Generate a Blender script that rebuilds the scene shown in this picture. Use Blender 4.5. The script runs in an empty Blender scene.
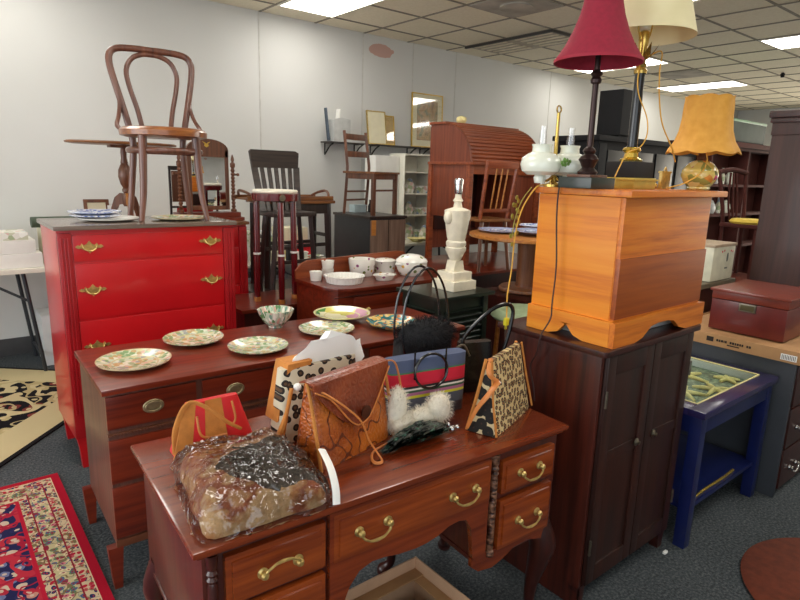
import bpy, bmesh, math, random
from mathutils import Vector, Matrix, noise
PI = math.pi
random.seed(7)
C = bpy.context.scene.collection
SC = bpy.context.scene

# ------------------------------------------------------------------ camera
CAM_H = 1.56
yaw, pit, rol = 0.68413, 0.2146, 0.02982
f_ = Vector((math.sin(yaw)*math.cos(pit), math.cos(yaw)*math.cos(pit), -math.sin(pit)))
r_ = Vector((math.cos(yaw), -math.sin(yaw), 0)); u_ = r_.cross(f_)
rr = math.cos(rol)*r_ + math.sin(rol)*u_; uu = -math.sin(rol)*r_ + math.cos(rol)*u_
cd = bpy.data.cameras.new('camera'); cam = bpy.data.objects.new('camera', cd); C.objects.link(cam)
m = Matrix((( rr.x, uu.x, -f_.x, 0), (rr.y, uu.y, -f_.y, 0), (rr.z, uu.z, -f_.z, CAM_H), (0, 0, 0, 1)))
cam.matrix_world = m
cd.sensor_width = 36; cd.lens = 586.75/800*36; cd.clip_start = .02; cd.clip_end = 100
SC.camera = cam
# ------------------------------------------------------------------ world, light, exposure
w = bpy.data.worlds.new('world'); SC.world = w; w.use_nodes = True
w.node_tree.nodes['Background'].inputs[0].default_value = (.86, .93, 1, 1)
w.node_tree.nodes['Background'].inputs[1].default_value = WORLD = 1.35
def area(name, loc, rot, sx, sy, power, col=(1, 1, 1)):
    l = bpy.data.lights.new(name, 'AREA'); l.shape = 'RECTANGLE'; l.size = sx; l.size_y = sy
    l.energy = power; l.color = col
    o = bpy.data.objects.new(name, l); C.objects.link(o); o.location = loc; o.rotation_euler = rot
    return o
area('daylight_shop_window', (-3.95, 2.6, 1.7), (0, -PI/2, 0), 2.2, 4.6, 95, (.93, .97, 1))
area('ceiling_fill_right', (13.3, 1.1, 1.4), (0, PI/2, 0), 2.0, 4.4, 125, (1, .92, .78))  # added fill lamp that brightens the right-hand ceiling; no window known there
SC.view_settings.view_transform = 'Standard'; SC.view_settings.look = 'None'
SC.view_settings.gamma = 1; SC.view_settings.use_curve_mapping = False
SC.view_settings.exposure = 0.70
PANEL_E = 5.5
CEIL = 3.016; WALLY = 5.57

# ------------------------------------------------------------------ materials
def lin(c):
    if isinstance(c, str):
        c = [int(c[i:i+2], 16)/255 for i in (0, 2, 4)]
        c = [x/12.92 if x <= .04045 else ((x+.055)/1.055)**2.4 for x in c]
    return (c[0], c[1], c[2], 1)
class NT:
    def __init__(s, name, rough=.5, metal=0, coat=0, spec=.5):
        s.m = bpy.data.materials.new(name); s.m.use_nodes = True; s.t = s.m.node_tree
        s.b = s.t.nodes['Principled BSDF']
        s.b.inputs['Roughness'].default_value = rough; s.b.inputs['Metallic'].default_value = metal
        s.b.inputs['Coat Weight'].default_value = coat; s.b.inputs['Specular IOR Level'].default_value = spec
        s.b.inputs['Coat Roughness'].default_value = .12
    def n(s, typ, ins=None, **kw):
        n = s.t.nodes.new(typ)
        for k, v in kw.items(): setattr(n, k, v)
        for k, v in (ins or {}).items():
            if hasattr(v, 'links'): s.t.links.new(v, n.inputs[k])
            else: n.inputs[k].default_value = v
        return n
    def obj(s, scale=(1, 1, 1), loc=(0, 0, 0)):
        tc = s.n('ShaderNodeTexCoord')
        mp = s.n('ShaderNodeMapping', {'Vector': tc.outputs['Object'], 'Scale': scale, 'Location': loc})
        return mp.outputs[0]
    def math(s, op, a, b=0.0, c=0.0):
        return s.n('ShaderNodeMath', {0: a, 1: b, 2: c}, operation=op).outputs[0]
    def ramp(s, fac, stops, const=False):
        r = s.n('ShaderNodeValToRGB', {0: fac}); e = r.color_ramp.elements
        if const: r.color_ramp.interpolation = 'CONSTANT'
        while len(e) < len(stops): e.new(.5)
        for i, (p, c) in enumerate(stops): e[i].position = p; e[i].color = lin(c)
        return r.outputs[0]
    def mix(s, f, a, b):
        n = s.n('ShaderNodeMix', data_type='RGBA')
        for i, v in ((0, f), (6, a), (7, b)):
            if hasattr(v, 'links'): s.t.links.new(v, n.inputs[i])
            else: n.inputs[i].default_value = v
        return n.outputs[2]
    def noise(s, vec, scale, detail=3, rough=.5):
        return s.n('ShaderNodeTexNoise', {'Vector': vec, 'Scale': scale, 'Detail': detail, 'Roughness': rough}).outputs[0]
    def vor(s, vec, scale, feature='F1', dim='3D'):
        return s.n('ShaderNodeTexVoronoi', {'Vector': vec, 'Scale': scale}, feature=feature, voronoi_dimensions=dim)
    def plane(s, vec, ab):
        q = s.n('ShaderNodeSeparateXYZ', {0: vec}); return s.n('ShaderNodeCombineXYZ', {0: q.outputs[ab[0]], 1: q.outputs[ab[1]]}).outputs[0]
    def base(s, c):
        if hasattr(c, 'links'): s.t.links.new(c, s.b.inputs['Base Color'])
        else: s.b.inputs['Base Color'].default_value = lin(c)
        return s
    def bump(s, h, strength=.3, dist=.01):
        b = s.n('ShaderNodeBump', {'Height': h, 'Strength': strength, 'Distance': dist})
        s.t.links.new(b.outputs[0], s.b.inputs['Normal']); return s
def plain(name, c, rough=.5, metal=0, coat=0, var=.12, sc=14, bump=0):
    t = NT(name, rough, metal, coat); v = t.obj()
    f = t.noise(v, sc, 4); L = lin(c)
    a = tuple(max(0, x*(1-var)) for x in L[:3]); b = tuple(min(1, x*(1+var)) for x in L[:3])
    t.base(t.ramp(f, [(.3, a), (.7, b)]))
    if bump: t.bump(t.noise(v, sc*12, 2), bump, .004)
    return t.m
def wood(name, c1, c2, axis='x', rough=.3, coat=.35, sc=1.0, c3=None):
    t = NT(name, rough, 0, coat)
    s = {'x': (1.2, 22, 22), 'y': (22, 1.2, 22), 'z': (22, 22, 1.2)}[axis]
    v = t.obj(tuple(k*sc for k in s)); f = t.noise(v, 1.6, 5, .6)
    st = [(.28, c1), (.72, c2)] if not c3 else [(.25, c1), (.5, c2), (.75, c3)]
    t.base(t.ramp(f, st)); t.bump(f, .06, .002)
    return t.m
def emit(name, c, s):
    t = NT(name); t.base(c); t.b.inputs['Emission Color'].default_value = lin(c)
    t.b.inputs['Emission Strength'].default_value = s; return t.m
def leopard(name, sc, base='c9a877', ring='1d140d', core='7a5330', th=(.22, .5), mp=(0, 2)):
    t = NT(name, .75); v = t.plane(t.obj(), mp); nz = t.n('ShaderNodeTexNoise', {'Vector': v, 'Scale': sc*.9})
    vv = t.n('ShaderNodeMix', {0: .008}, data_type='VECTOR'); t.t.links.new(v, vv.inputs[4]); t.t.links.new(nz.outputs[1], vv.inputs[5])
    d = t.vor(vv.outputs[1], sc, 'F1', '2D').outputs['Distance']
    t.base(t.ramp(d, [(0, core), (th[0], ring), (th[1], base)], True)); return t.m
def porcelain(name, ground, cols, R, rim, sc=22, thr=.42, rimw=.012):
    t = NT(name, .15, 0, .5); v = t.obj((1, 1, .02)); vo = t.vor(v, sc, 'F1', '2D')
    sep = t.n('ShaderNodeSeparateXYZ', {0: v}); x, y = sep.outputs[0], sep.outputs[1]
    r = t.math('SQRT', t.math('ADD', t.math('MULTIPLY', x, x), t.math('MULTIPLY', y, y)))
    sc2 = t.n('ShaderNodeSeparateColor', {0: vo.outputs['Color']}).outputs[0]
    n = len(cols); pal = t.ramp(sc2, [(i/n, c) for i, c in enumerate(cols)], True)
    spot = t.math('LESS_THAN', vo.outputs['Distance'], thr)
    c = t.mix(spot, lin(ground), pal)
    ring = t.math('LESS_THAN', t.math('ABSOLUTE', t.math('SUBTRACT', r, R*.62)), .0035)
    c = t.mix(ring, c, lin(rim))
    edge = t.math('GREATER_THAN', r, R-rimw)
    c = t.mix(edge, c, lin(rim)); t.base(c); return t.m
def persian(name, hx, hy, bands, field, bscale=26, fscale=12):
    """bands: (distance from edge, ground colour, motif colours); field: ground, motifs"""
    t = NT(name, .95, spec=.1); v = t.obj((1, 1, .01)); s = t.n('ShaderNodeSeparateXYZ', {0: v})
    dx = t.math('SUBTRACT', hx, t.math('ABSOLUTE', s.outputs[0])); dy = t.math('SUBTRACT', hy, t.math('ABSOLUTE', s.outputs[1]))
    d = t.math('MINIMUM', dx, dy); d1 = t.math('DIVIDE', d, 1.0)
    def motif(sc, cols, ground, thr, lines=None):
        nz = t.n('ShaderNodeTexNoise', {'Vector': v, 'Scale': 9.0}); vv = t.n('ShaderNodeMix', {0: .06}, data_type='VECTOR')
        t.t.links.new(v, vv.inputs[4]); t.t.links.new(nz.outputs[1], vv.inputs[5])
        vo = t.vor(vv.outputs[1], sc, 'F1', '2D'); c = t.n('ShaderNodeSeparateColor', {0: vo.outputs['Color']}).outputs[0]
        pal = t.ramp(c, [(i/len(cols), k) for i, k in enumerate(cols)], True)
        m1 = t.math('LESS_THAN', vo.outputs['Distance'], thr)
        m0 = t.math('LESS_THAN', vo.outputs['Distance'], thr*.4)
        base = t.mix(m0, t.mix(m1, lin(ground), pal), lin(cols[0]))
        if lines:
            ln = t.math('LESS_THAN', t.math('ABSOLUTE', t.math('SUBTRACT', t.noise(v, lines[1], 1), .5)), lines[2])
            base = t.mix(ln, base, lin(lines[0]))
            ln = t.math('LESS_THAN', t.math('ABSOLUTE', t.math('SUBTRACT', t.noise(v, lines[1]*1.3, 1), .44)), lines[2]*.6)
            base = t.mix(ln, base, lin(cols[1]))
        return base
    c = motif(fscale, field[1], field[0], field[2], field[3] if len(field) > 3 else None)
    last = None
    for dist, ground, cols, thr in bands[::-1]:
        k = motif(bscale, cols, ground, thr, ('7a6a4a', 14, .014)) if cols else lin(ground)
        c = t.mix(t.math('LESS_THAN', d, dist), c, k)
    t.base(c); t.bump(t.noise(v, 400, 1), .5, .003); return t.m

M = {}
M['red'] = plain('red_paint', 'c4141b', .28, 0, .4, .08, 3)
M['redwear'] = plain('red_paint_pilaster', 'a8141b', .35, 0, .2, .15, 6)
M['greytop'] = wood('grey_brown_top', '55463d', '8a776a', 'x', .25, .5)
M['mah'] = wood('mahogany_x', '4a160b', '7a2c15', 'x')
M['mahz'] = wood('mahogany_z', '3a130c', '5c2216', 'z')
M['mahy'] = wood('mahogany_y', '4a180d', '6e2816', 'y')
M['mahm'] = plain('mahogany_matt', '4a1a12', .85, 0, 0, .15)
M['blkd'] = plain('black_dull', '131315', .85, 0, 0)
M['gilt'] = plain('lamp_base_brass', 'cdb458', .35, .55, 0, .12, 20)
M['mahdk'] = wood('mahogany_dark', '260d09', '43170f', 'z', .35)
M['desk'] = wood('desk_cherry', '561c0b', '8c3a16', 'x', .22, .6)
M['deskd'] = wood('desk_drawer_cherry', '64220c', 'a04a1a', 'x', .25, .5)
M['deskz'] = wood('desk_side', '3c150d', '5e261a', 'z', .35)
M['d2'] = wood('sideboard_wood', '55180c', '8a331a', 'x', .3, .4)
M['d2z'] = wood('sideboard_side', '4a2a20', '74483a', 'z', .4, .2)
M['cab'] = wood('dark_cabinet_front', '1c0d09', '3a180f', 'z', .45, .1)
M['cabs'] = wood('dark_cabinet_side', '2a0e08', '5a2214', 'z', .4, .25)
M['pine'] = wood('orange_pine_x', '9a4006', 'd07014', 'x', .45, .08, 1.0, 'e08c28')
M['piney'] = wood('orange_pine_y', 'c05a0c', 'e08418', 'y', .5, .05, .8, 'e89428')
M['pinedk'] = wood('orange_pine_dark_board', '7a3008', 'b05810', 'x', .45, .08, .7)
M['bent'] = wood('bentwood', '46241c', '80503c', 'z', .35, .4)
M['seatw'] = wood('bentwood_seat', '6a3018', 'a86a35', 'x', .3, .5)
M['oak'] = wood('golden_oak', '9a561e', 'cf8c42', 'x', .35, .4)
M['oakz'] = wood('oak_column', '6a3a22', '94603c', 'z', .4, .3)
M['roll'] = wood('rolltop_wood', '6a2a12', 'a2522a', 'x', .4, .25)
M['rollz'] = wood('rolltop_side', '5c2414', '8a4428', 'z', .4, .25)
M['brn'] = wood('brown_wood', '4a2818', '7a4a2e', 'z', .45, .2)
M['brnx'] = wood('brown_wood_x', '5a3018', '96602e', 'x', .45, .2)
M['blkw'] = wood('black_brown_wood', '1c1513', '3b2e29', 'z', .4, .25)
M['blkx'] = wood('black_brown_wood_x', '221a17', '463830', 'x', .4, .25)
M['cherry'] = plain('cherry_stool', '5c0d12', .2, 0, .6, .1)
M['grayw'] = wood('weathered_front', '5a4436', '8a7060', 'z', .6, 0)
M['charc'] = plain('charcoal_panel', '2b2c30', .5, 0, 0, .1)
M['armo'] = wood('armoire_side', '2e1713', '4a2a24', 'z', .5, .15)
M['blk'] = plain('black_gloss', '0d0d0f', .25, 0, .4)
M['blkm'] = plain('black_matte', '151517', .6)
M['bgreen'] = plain('black_green_paint', '18241c', .35, 0, .3, .1)
M['brass'] = plain('brass', 'd0ae58', .25, .8, .2, .15, 30)
M['brassold'] = plain('old_brass', 'c8ac68', .34, .7, .2, .3, 60)
M['brassy'] = plain('bright_brass', 'e8c860', .15, .85, .2, .1)
M['chrome'] = plain('chrome', 'c8c8c8', .15, 1)
M['apull'] = plain('antique_pull', 'b0a07c', .4, .75, 0, .2, 40)
M['pewter'] = plain('pewter', '8c8474', .35, 1, 0, .2, 40)
M['white'] = plain('white_china', 'f2f1ea', .2, 0, .4, .02)
M['alab'] = plain('alabaster', 'ece4cd', .45, 0, .2, .08, 20)
M['wplas'] = plain('white_plastic', 'e6e3d4', .45, 0, 0, .03)
M['cream'] = plain('cream_card', 'ddd6b8', .7, 0, 0, .05)
M['wht2'] = plain('white_box', 'e8e7e0', .6, 0, 0, .03)
M['grn'] = plain('dark_green', '43503f', .7)
M['pgreen'] = plain('pale_green_seat', '8fa07c', .6, 0, 0, .1)
M['steel'] = plain('grey_steel', '3c3e42', .4, .6)
M['card'] = plain('cardboard', 'b58a5e', .85, 0, 0, .08)
M['cardl'] = plain('cardboard_pale', 'c6a080', .85, 0, 0, .06)
M['ink'] = plain('printing_ink', '2a201a', .8)
M['blue'] = plain('navy_paint', '121c4e', .3, 0, .3, .12)
M['bluetop'] = plain('navy_top_paint', '2b2450', .25, 0, .5, .15)
M['tan'] = plain('tan_suede', 'c8813a', .8, 0, 0, .15, 30, .3)
M['redleath'] = plain('red_leather', 'd8232b', .4, 0, .2, .1)
M['strapo'] = plain('orange_strap', 'd08040', .45, 0, .1)
M['paper'] = plain('white_paper', 'f8f8f4', .8, 0, 0, .01)
M['redshade'] = plain('red_shade', '8e1730', .8, 0, 0, .1, 60)
M['cord'] = plain('gold_cord', 'd8a33c', .5)
M['cordb'] = plain('brown_cord', '38201c', .5)
M['wire'] = plain('dark_wire', '3a3a3c', .4)
M['fglass'] = None; M['mirror'] = plain('mirror_glass', 'd8d8d8', .03, 1, 0, .01)
M['yseat'] = plain('yellow_seat', 'e0c04a', .7)
M['plexi'] = plain('milky_plastic', 'cfd2d2', .3, 0, 0, .03)
M['gold'] = plain('gilt_frame', 'c9a64a', .35, .7, 0, .1, 40)
M['rust'] = plain('rust_wool', '6a2e18', .95, 0, 0, .2, 30, .5)
M['greyf'] = plain('grey_cloth', '4a5560', .9, 0, 0, .2)
M['star'] = plain('dried_starfish', 'f0e4a0', .8, 0, 0, .1, 60, .5)
M['greyblk'] = plain('slate_panel', '34383e', .5, 0, .1, .08)
M['milkg'] = plain('milk_glass', 'e9ecdc', .15, 0, .6, .02)
M['greenp'] = plain('green_leaves', '5f8a3a', .5, 0, 0, .3, 60)
M['base'] = plain('vinyl_base', '3b3a3a', .6)
def _t():
    t = NT('amber_shade', .7); v = t.obj(); t.base(t.ramp(t.noise(v, 30, 3), [(.3, 'd29434'), (.7, 'e0a444')]))
    t.b.inputs['Transmission Weight'].default_value = 0; t.b.inputs['Subsurface Weight'].default_value = 0; M['amber'] = t.m
    t = NT('cream_shade', .8); t.base(t.ramp(t.noise(t.obj(), 8, 2), [(.3, 'dcd0a2'), (.7, 'eae0b8')])); M['creamshade'] = t.m
    t = NT('carpet', .98, spec=.1); v = t.obj(); a = t.noise(v, 90, 4, .7); b = t.noise(v, 2.5, 3)
    t.base(t.mix(.35, t.ramp(a, [(.38, '2c3034'), (.5, '4a5054'), (.66, '757a7a')]), t.ramp(b, [(.3, '3b3e42'), (.7, '565a5e')])))
    t.bump(t.noise(v, 300, 2), .6, .005); M['carpet'] = t.m
    t = NT('ceiling_tile', .9); v = t.obj(); t.base(t.ramp(t.noise(v, 40, 4), [(.3, 'e9dfc6'), (.7, 'f2e9d2')])); M['tile'] = t.m
    t = NT('stained_tile', .9); v = t.obj(); t.base(t.ramp(t.noise(v, 4, 3), [(.35, '9c968c'), (.7, 'c0b9ab')])); M['tile2'] = t.m
    # wall with a pinkish scuffed patch
    t = NT('wall_paint', .7); v = t.obj(); s = t.n('ShaderNodeSeparateXYZ', {0: v})
    ex = t.math('DIVIDE', t.math('SUBTRACT', s.outputs[0], 4.17), .17)
    ez = t.math('DIVIDE', t.math('SUBTRACT', s.outputs[2], 2.872), .075)
    rr_ = t.math('ADD', t.math('MULTIPLY', ex, ex), t.math('MULTIPLY', ez, ez))
    rr_ = t.math('ADD', rr_, t.math('MULTIPLY', t.math('SUBTRACT', t.noise(v, 9, 3), .5), 1.6))
    msk = t.math('LESS_THAN', rr_, 1.0)
    t.base(t.mix(msk, t.ramp(t.noise(v, 1.2, 2), [(.3, 'c9c9c5'), (.7, 'd0d0cd')]), lin('bf9a8e'))); M['wall'] = t.m
    # striped cloth bag
    t = NT('striped_cloth', .85); v = t.obj(); s = t.n('ShaderNodeSeparateXYZ', {0: v})
    z = t.math('DIVIDE', s.outputs[2], .2)
    t.base(t.ramp(z, [(0, '4a3a3e'), (.18, '5c5f6c'), (.36, 'd8cf3a'), (.41, 'b06a90'), (.46, '3c5a40'), (.50, 'e8e0d8'), (.53, '2a2a2c'),
                      (.57, 'c01c30'), (.60, 'd0203a'), (.79, '4a7a50'), (.82, '55607e')], True)); M['stripe'] = t.m
    # furs
    t = NT('mixed_fur', .9); v = t.obj(); a = t.noise(v, 12, 3, .5); sp = t.n('ShaderNodeSeparateXYZ', {0: v})
    e1 = t.math('DIVIDE', t.math('SUBTRACT', sp.outputs[0], .08), .175); e2 = t.math('DIVIDE', t.math('SUBTRACT', sp.outputs[1], -.02), .15)
    e = t.math('ADD', t.math('ADD', t.math('MULTIPLY', e1, e1), t.math('MULTIPLY', e2, e2)), t.math('MULTIPLY', t.math('SUBTRACT', t.noise(v, 8, 3), .5), 1.6))
    col = t.ramp(t.math('ADD', a, t.math('MULTIPLY', sp.outputs[1], .5)), [(.40, 'c09a6c'), (.46, 'a87040'), (.50, '8a3a18'), (.56, '9c4a20'), (.62, 'b88454')])
    col = t.mix(t.math('LESS_THAN', e, .95), col, t.ramp(t.noise(v, 14, 3), [(.3, '141416'), (.7, '343335')]))
    t.base(t.mix(t.math('MULTIPLY', t.noise(v, 110, 3), .25), col, lin('9a7a58')))
    t.bump(t.noise(v, 60, 4), .7, .012); M['fur'] = t.m
    t = NT('thin_clear_plastic', .06); t.b.inputs['Base Color'].default_value = (1, 1, 1, 1)
    tr = t.n('ShaderNodeBsdfTransparent', {0: (.93, .93, .93, 1)}); gl = t.n('ShaderNodeBsdfGlossy', {1: .03, 0: (1, 1, 1, 1)})
    fr = t.n('ShaderNodeFresnel', {0: 1.45}); v = t.obj()
    bp = t.n('ShaderNodeBump', {'Height': t.math('ADD', t.math('ABSOLUTE', t.math('SUBTRACT', t.noise(v, 9, 2, .5), .5)), t.math('MULTIPLY', t.math('ABSOLUTE', t.math('SUBTRACT', t.noise(v, 24, 2, .5), .5)), .35)), 'Strength': .7, 'Distance': .05})
    t.t.links.new(bp.outputs[0], gl.inputs['Normal']); t.t.links.new(bp.outputs[0], fr.inputs['Normal'])
    mx = t.n('ShaderNodeMixShader', {0: t.math('ADD', t.math('MULTIPLY', fr.outputs[0], .9), .03), 1: tr.outputs[0], 2: gl.outputs[0]})
    t.t.links.new(mx.outputs[0], t.t.nodes['Material Output'].inputs[0]); M['film'] = t.m
    t = NT('pane_glass', .02); tr = t.n('ShaderNodeBsdfTransparent', {0: (.95, .98, .95, 1)}); gl = t.n('ShaderNodeBsdfGlossy', {1: .02})
    mx = t.n('ShaderNodeMixShader', {0: .08, 1: tr.outputs[0], 2: gl.outputs[0]}); t.t.links.new(mx.outputs[0], t.t.nodes['Material Output'].inputs[0]); M['glass'] = t.m
    t = NT('tooled_leather', .32, 0, .3); v = t.obj(); vo = t.vor(v, 70, 'DISTANCE_TO_EDGE'); a = t.noise(v, 9, 4)
    c = t.ramp(a, [(.3, '8a3a12'), (.5, 'b0581c'), (.7, 'cc7228')]); c = t.mix(t.math('LESS_THAN', t.math('ABSOLUTE', t.math('SUBTRACT', t.noise(v, 14, 1), .5)), .02), c, lin('6a2c12'))
    t.base(c); t.bump(vo.outputs[0], .5, .01); M['tool'] = t.m
    t = NT('brown_flap_leather', .3, 0, .3); v = t.obj(); vo = t.vor(v, 60, 'DISTANCE_TO_EDGE')
    t.base(t.ramp(t.noise(v, 10, 5), [(.3, '64240f'), (.55, '8c3c1c'), (.75, 'a85630')])); t.bump(vo.outputs[0], .5, .01); M['flap'] = t.m
    t = NT('iridescent_feather', .25, .3, .4); v = t.obj((1, 1, 1)); t.base(t.ramp(t.noise(v, 45, 3), [(.4, '0b120f'), (.55, '10201a'), (.66, '2c5a48')])); t.bump(t.noise(v, 90, 2), .8, .01); M['feather'] = t.m
    t = NT('picture_print', .15, 0, .6); v = t.obj(); t.base(t.ramp(t.noise(v, 9, 3), [(.35, '7a5a34'), (.5, 'b08a58'), (.62, '6a7050'), (.75, 'c8a878')])); M['print'] = t.m
    t = NT('starfish_bed', .8); v = t.obj(); t.base(t.ramp(t.vor(v, 45).outputs[0], [(0, 'b8bca0'), (.35, '8a9a88'), (.7, '5e6e64')])); M['seabed'] = t.m
    t = NT('clear_picture_glass', .02); tr = t.n('ShaderNodeBsdfTransparent'); gl = t.n('ShaderNodeBsdfGlossy', {1: .03}); mx = t.n('ShaderNodeMixShader', {0: .10, 1: tr.outputs[0], 2: gl.outputs[0]}); t.t.links.new(mx.outputs[0], t.t.nodes['Material Output'].inputs[0]); M['fglass'] = t.m
    t = NT('floral_china', .2, 0, .4); v = t.obj(); vo = t.vor(v, 34); c = t.n('ShaderNodeSeparateColor', {0: vo.outputs['Color']}).outputs[0]
    t.base(t.mix(t.math('LESS_THAN', vo.outputs[0], .36), lin('f2efe6'), t.ramp(c, [(0, 'f2efe6'), (.5, '9a5a80'), (.66, '7a8a50'), (.82, 'e0b050'), (.9, 'f2efe6')], True))); M['fchina'] = t.m
    t = NT('floral_vase', .2, 0, .5); v = t.obj(); vo = t.vor(v, 34); c = t.n('ShaderNodeSeparateColor', {0: vo.outputs['Color']}).outputs[0]
    t.base(t.ramp(c, [(0, 'e0c468'), (.35, 'e8d890'), (.55, '9a9a50'), (.7, 'c04868'), (.82, 'd89040'), (.92, '6a6a3a')], True)); M['fvase'] = t.m
    t = NT('clutter_print', .6); v = t.obj(); vo = t.vor(v, 26); c = t.n('ShaderNodeSeparateColor', {0: vo.outputs['Color']}).outputs[0]
    t.base(t.ramp(c, [(0, 'e4e2da'), (.4, 'c8c8b0'), (.55, 'a0b08a'), (.68, 'd8b8b0'), (.8, '8a9cb0'), (.9, 'f0f0ea')], True)); M['clut'] = t.m
    t = NT('spiral_carving', .35); v = t.obj((40, 40, 90)); t.base(t.ramp(t.noise(v, 1, 2), [(.4, '2a100a'), (.6, '8a6048')])); t.bump(t.noise(v, 1, 2), 1, .01); M['carve'] = t.m
_t()
M['leoS'] = leopard('leopard_small', 62, 'd8bf8a', '2a1a10', '9a6a3c', (.20, .43)); M['leoB'] = leopard('leopard_big', 30, 'cdbb92', '15100c', '3a2416', (.08, .56), (1, 2))
M['leoW'] = leopard('leopard_pale', 34, 'd8cfb6', '241a14', '5a4028', (.16, .36))
M['pl1'] = porcelain('rose_medallion', 'd0d4b4', ['8aa878', 'dcb8a4', 'e6e4d0', 'a4b890', 'c8a878', 'ccd6bc', 'a8a8a4', 'dcd4a4'], .14, 'cfc09a', 55, .6, .006)
M['plblue'] = porcelain('blue_and_white', 'c8d0e6', ['6a80c0', 'dfe4f2', '8a9ad0', 'f0f2f8'], .14, 'aab8dc', 60, .5, .006)
M['plteal'] = porcelain('teal_gold', '3f7f80', ['e0b860', '2f6a70', 'e8d090', '4a9090', 'c87840'], .14, 'd8c898', 48, .55, .008)
M['plyel'] = porcelain('yellow_rose_plate', 'c8c86a', ['e8dc70', '5a9a4a', 'f0eac0', 'd89ab0', '3a7a3a', 'e8dc70'], .15, 'e0d8a0', 12, .7)
M['bowl'] = porcelain('green_bowl', 'c0ccb4', ['5a8a5a', 'e0e4d0', 'd8b0a0', '7aa090', 'f0ece0'], .5, 'c9b080', 75, .5)
M['rugred'] = persian('persian_red', .9, 1.25, [(.036, 'a8142c', None, 0), (.040, 'd8c0a0', None, 0), (.078, 'cdb898', ['b02038', '28305a', '8a7a5a', 'c05a60'], .40),
    (.084, '8a2030', None, 0), (.150, 'bdb088', ['8a2a40', '4a6080', 'c87080', 'd8c4a0', '5a7a5a'], .46), (.156, '8a2030', None, 0), (.190, 'cdb898', ['b02038', '28305a', '8a7a5a'], .40), (.205, 'b01c34', None, 0)],
    ('26264e', ['c8b4a0', 'a02038', '6a7298', 'a82a3c', 'c08878', '2c2c58'], .45, ('b83040', 7, .03)), 46, 24)
M['rugbeige'] = persian('beige_black', .70, .80, [(.03, '1c1a1c', None, 0), (.26, 'c8ba90', None, 0)],
    ('1a181c', ['c8ba90', 'b8a87c', 'c8ba90', '7a3a34', '1a181c', '1a181c'], .36, ('c8ba90', 3.2, .03)), 24, 10)

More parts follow.
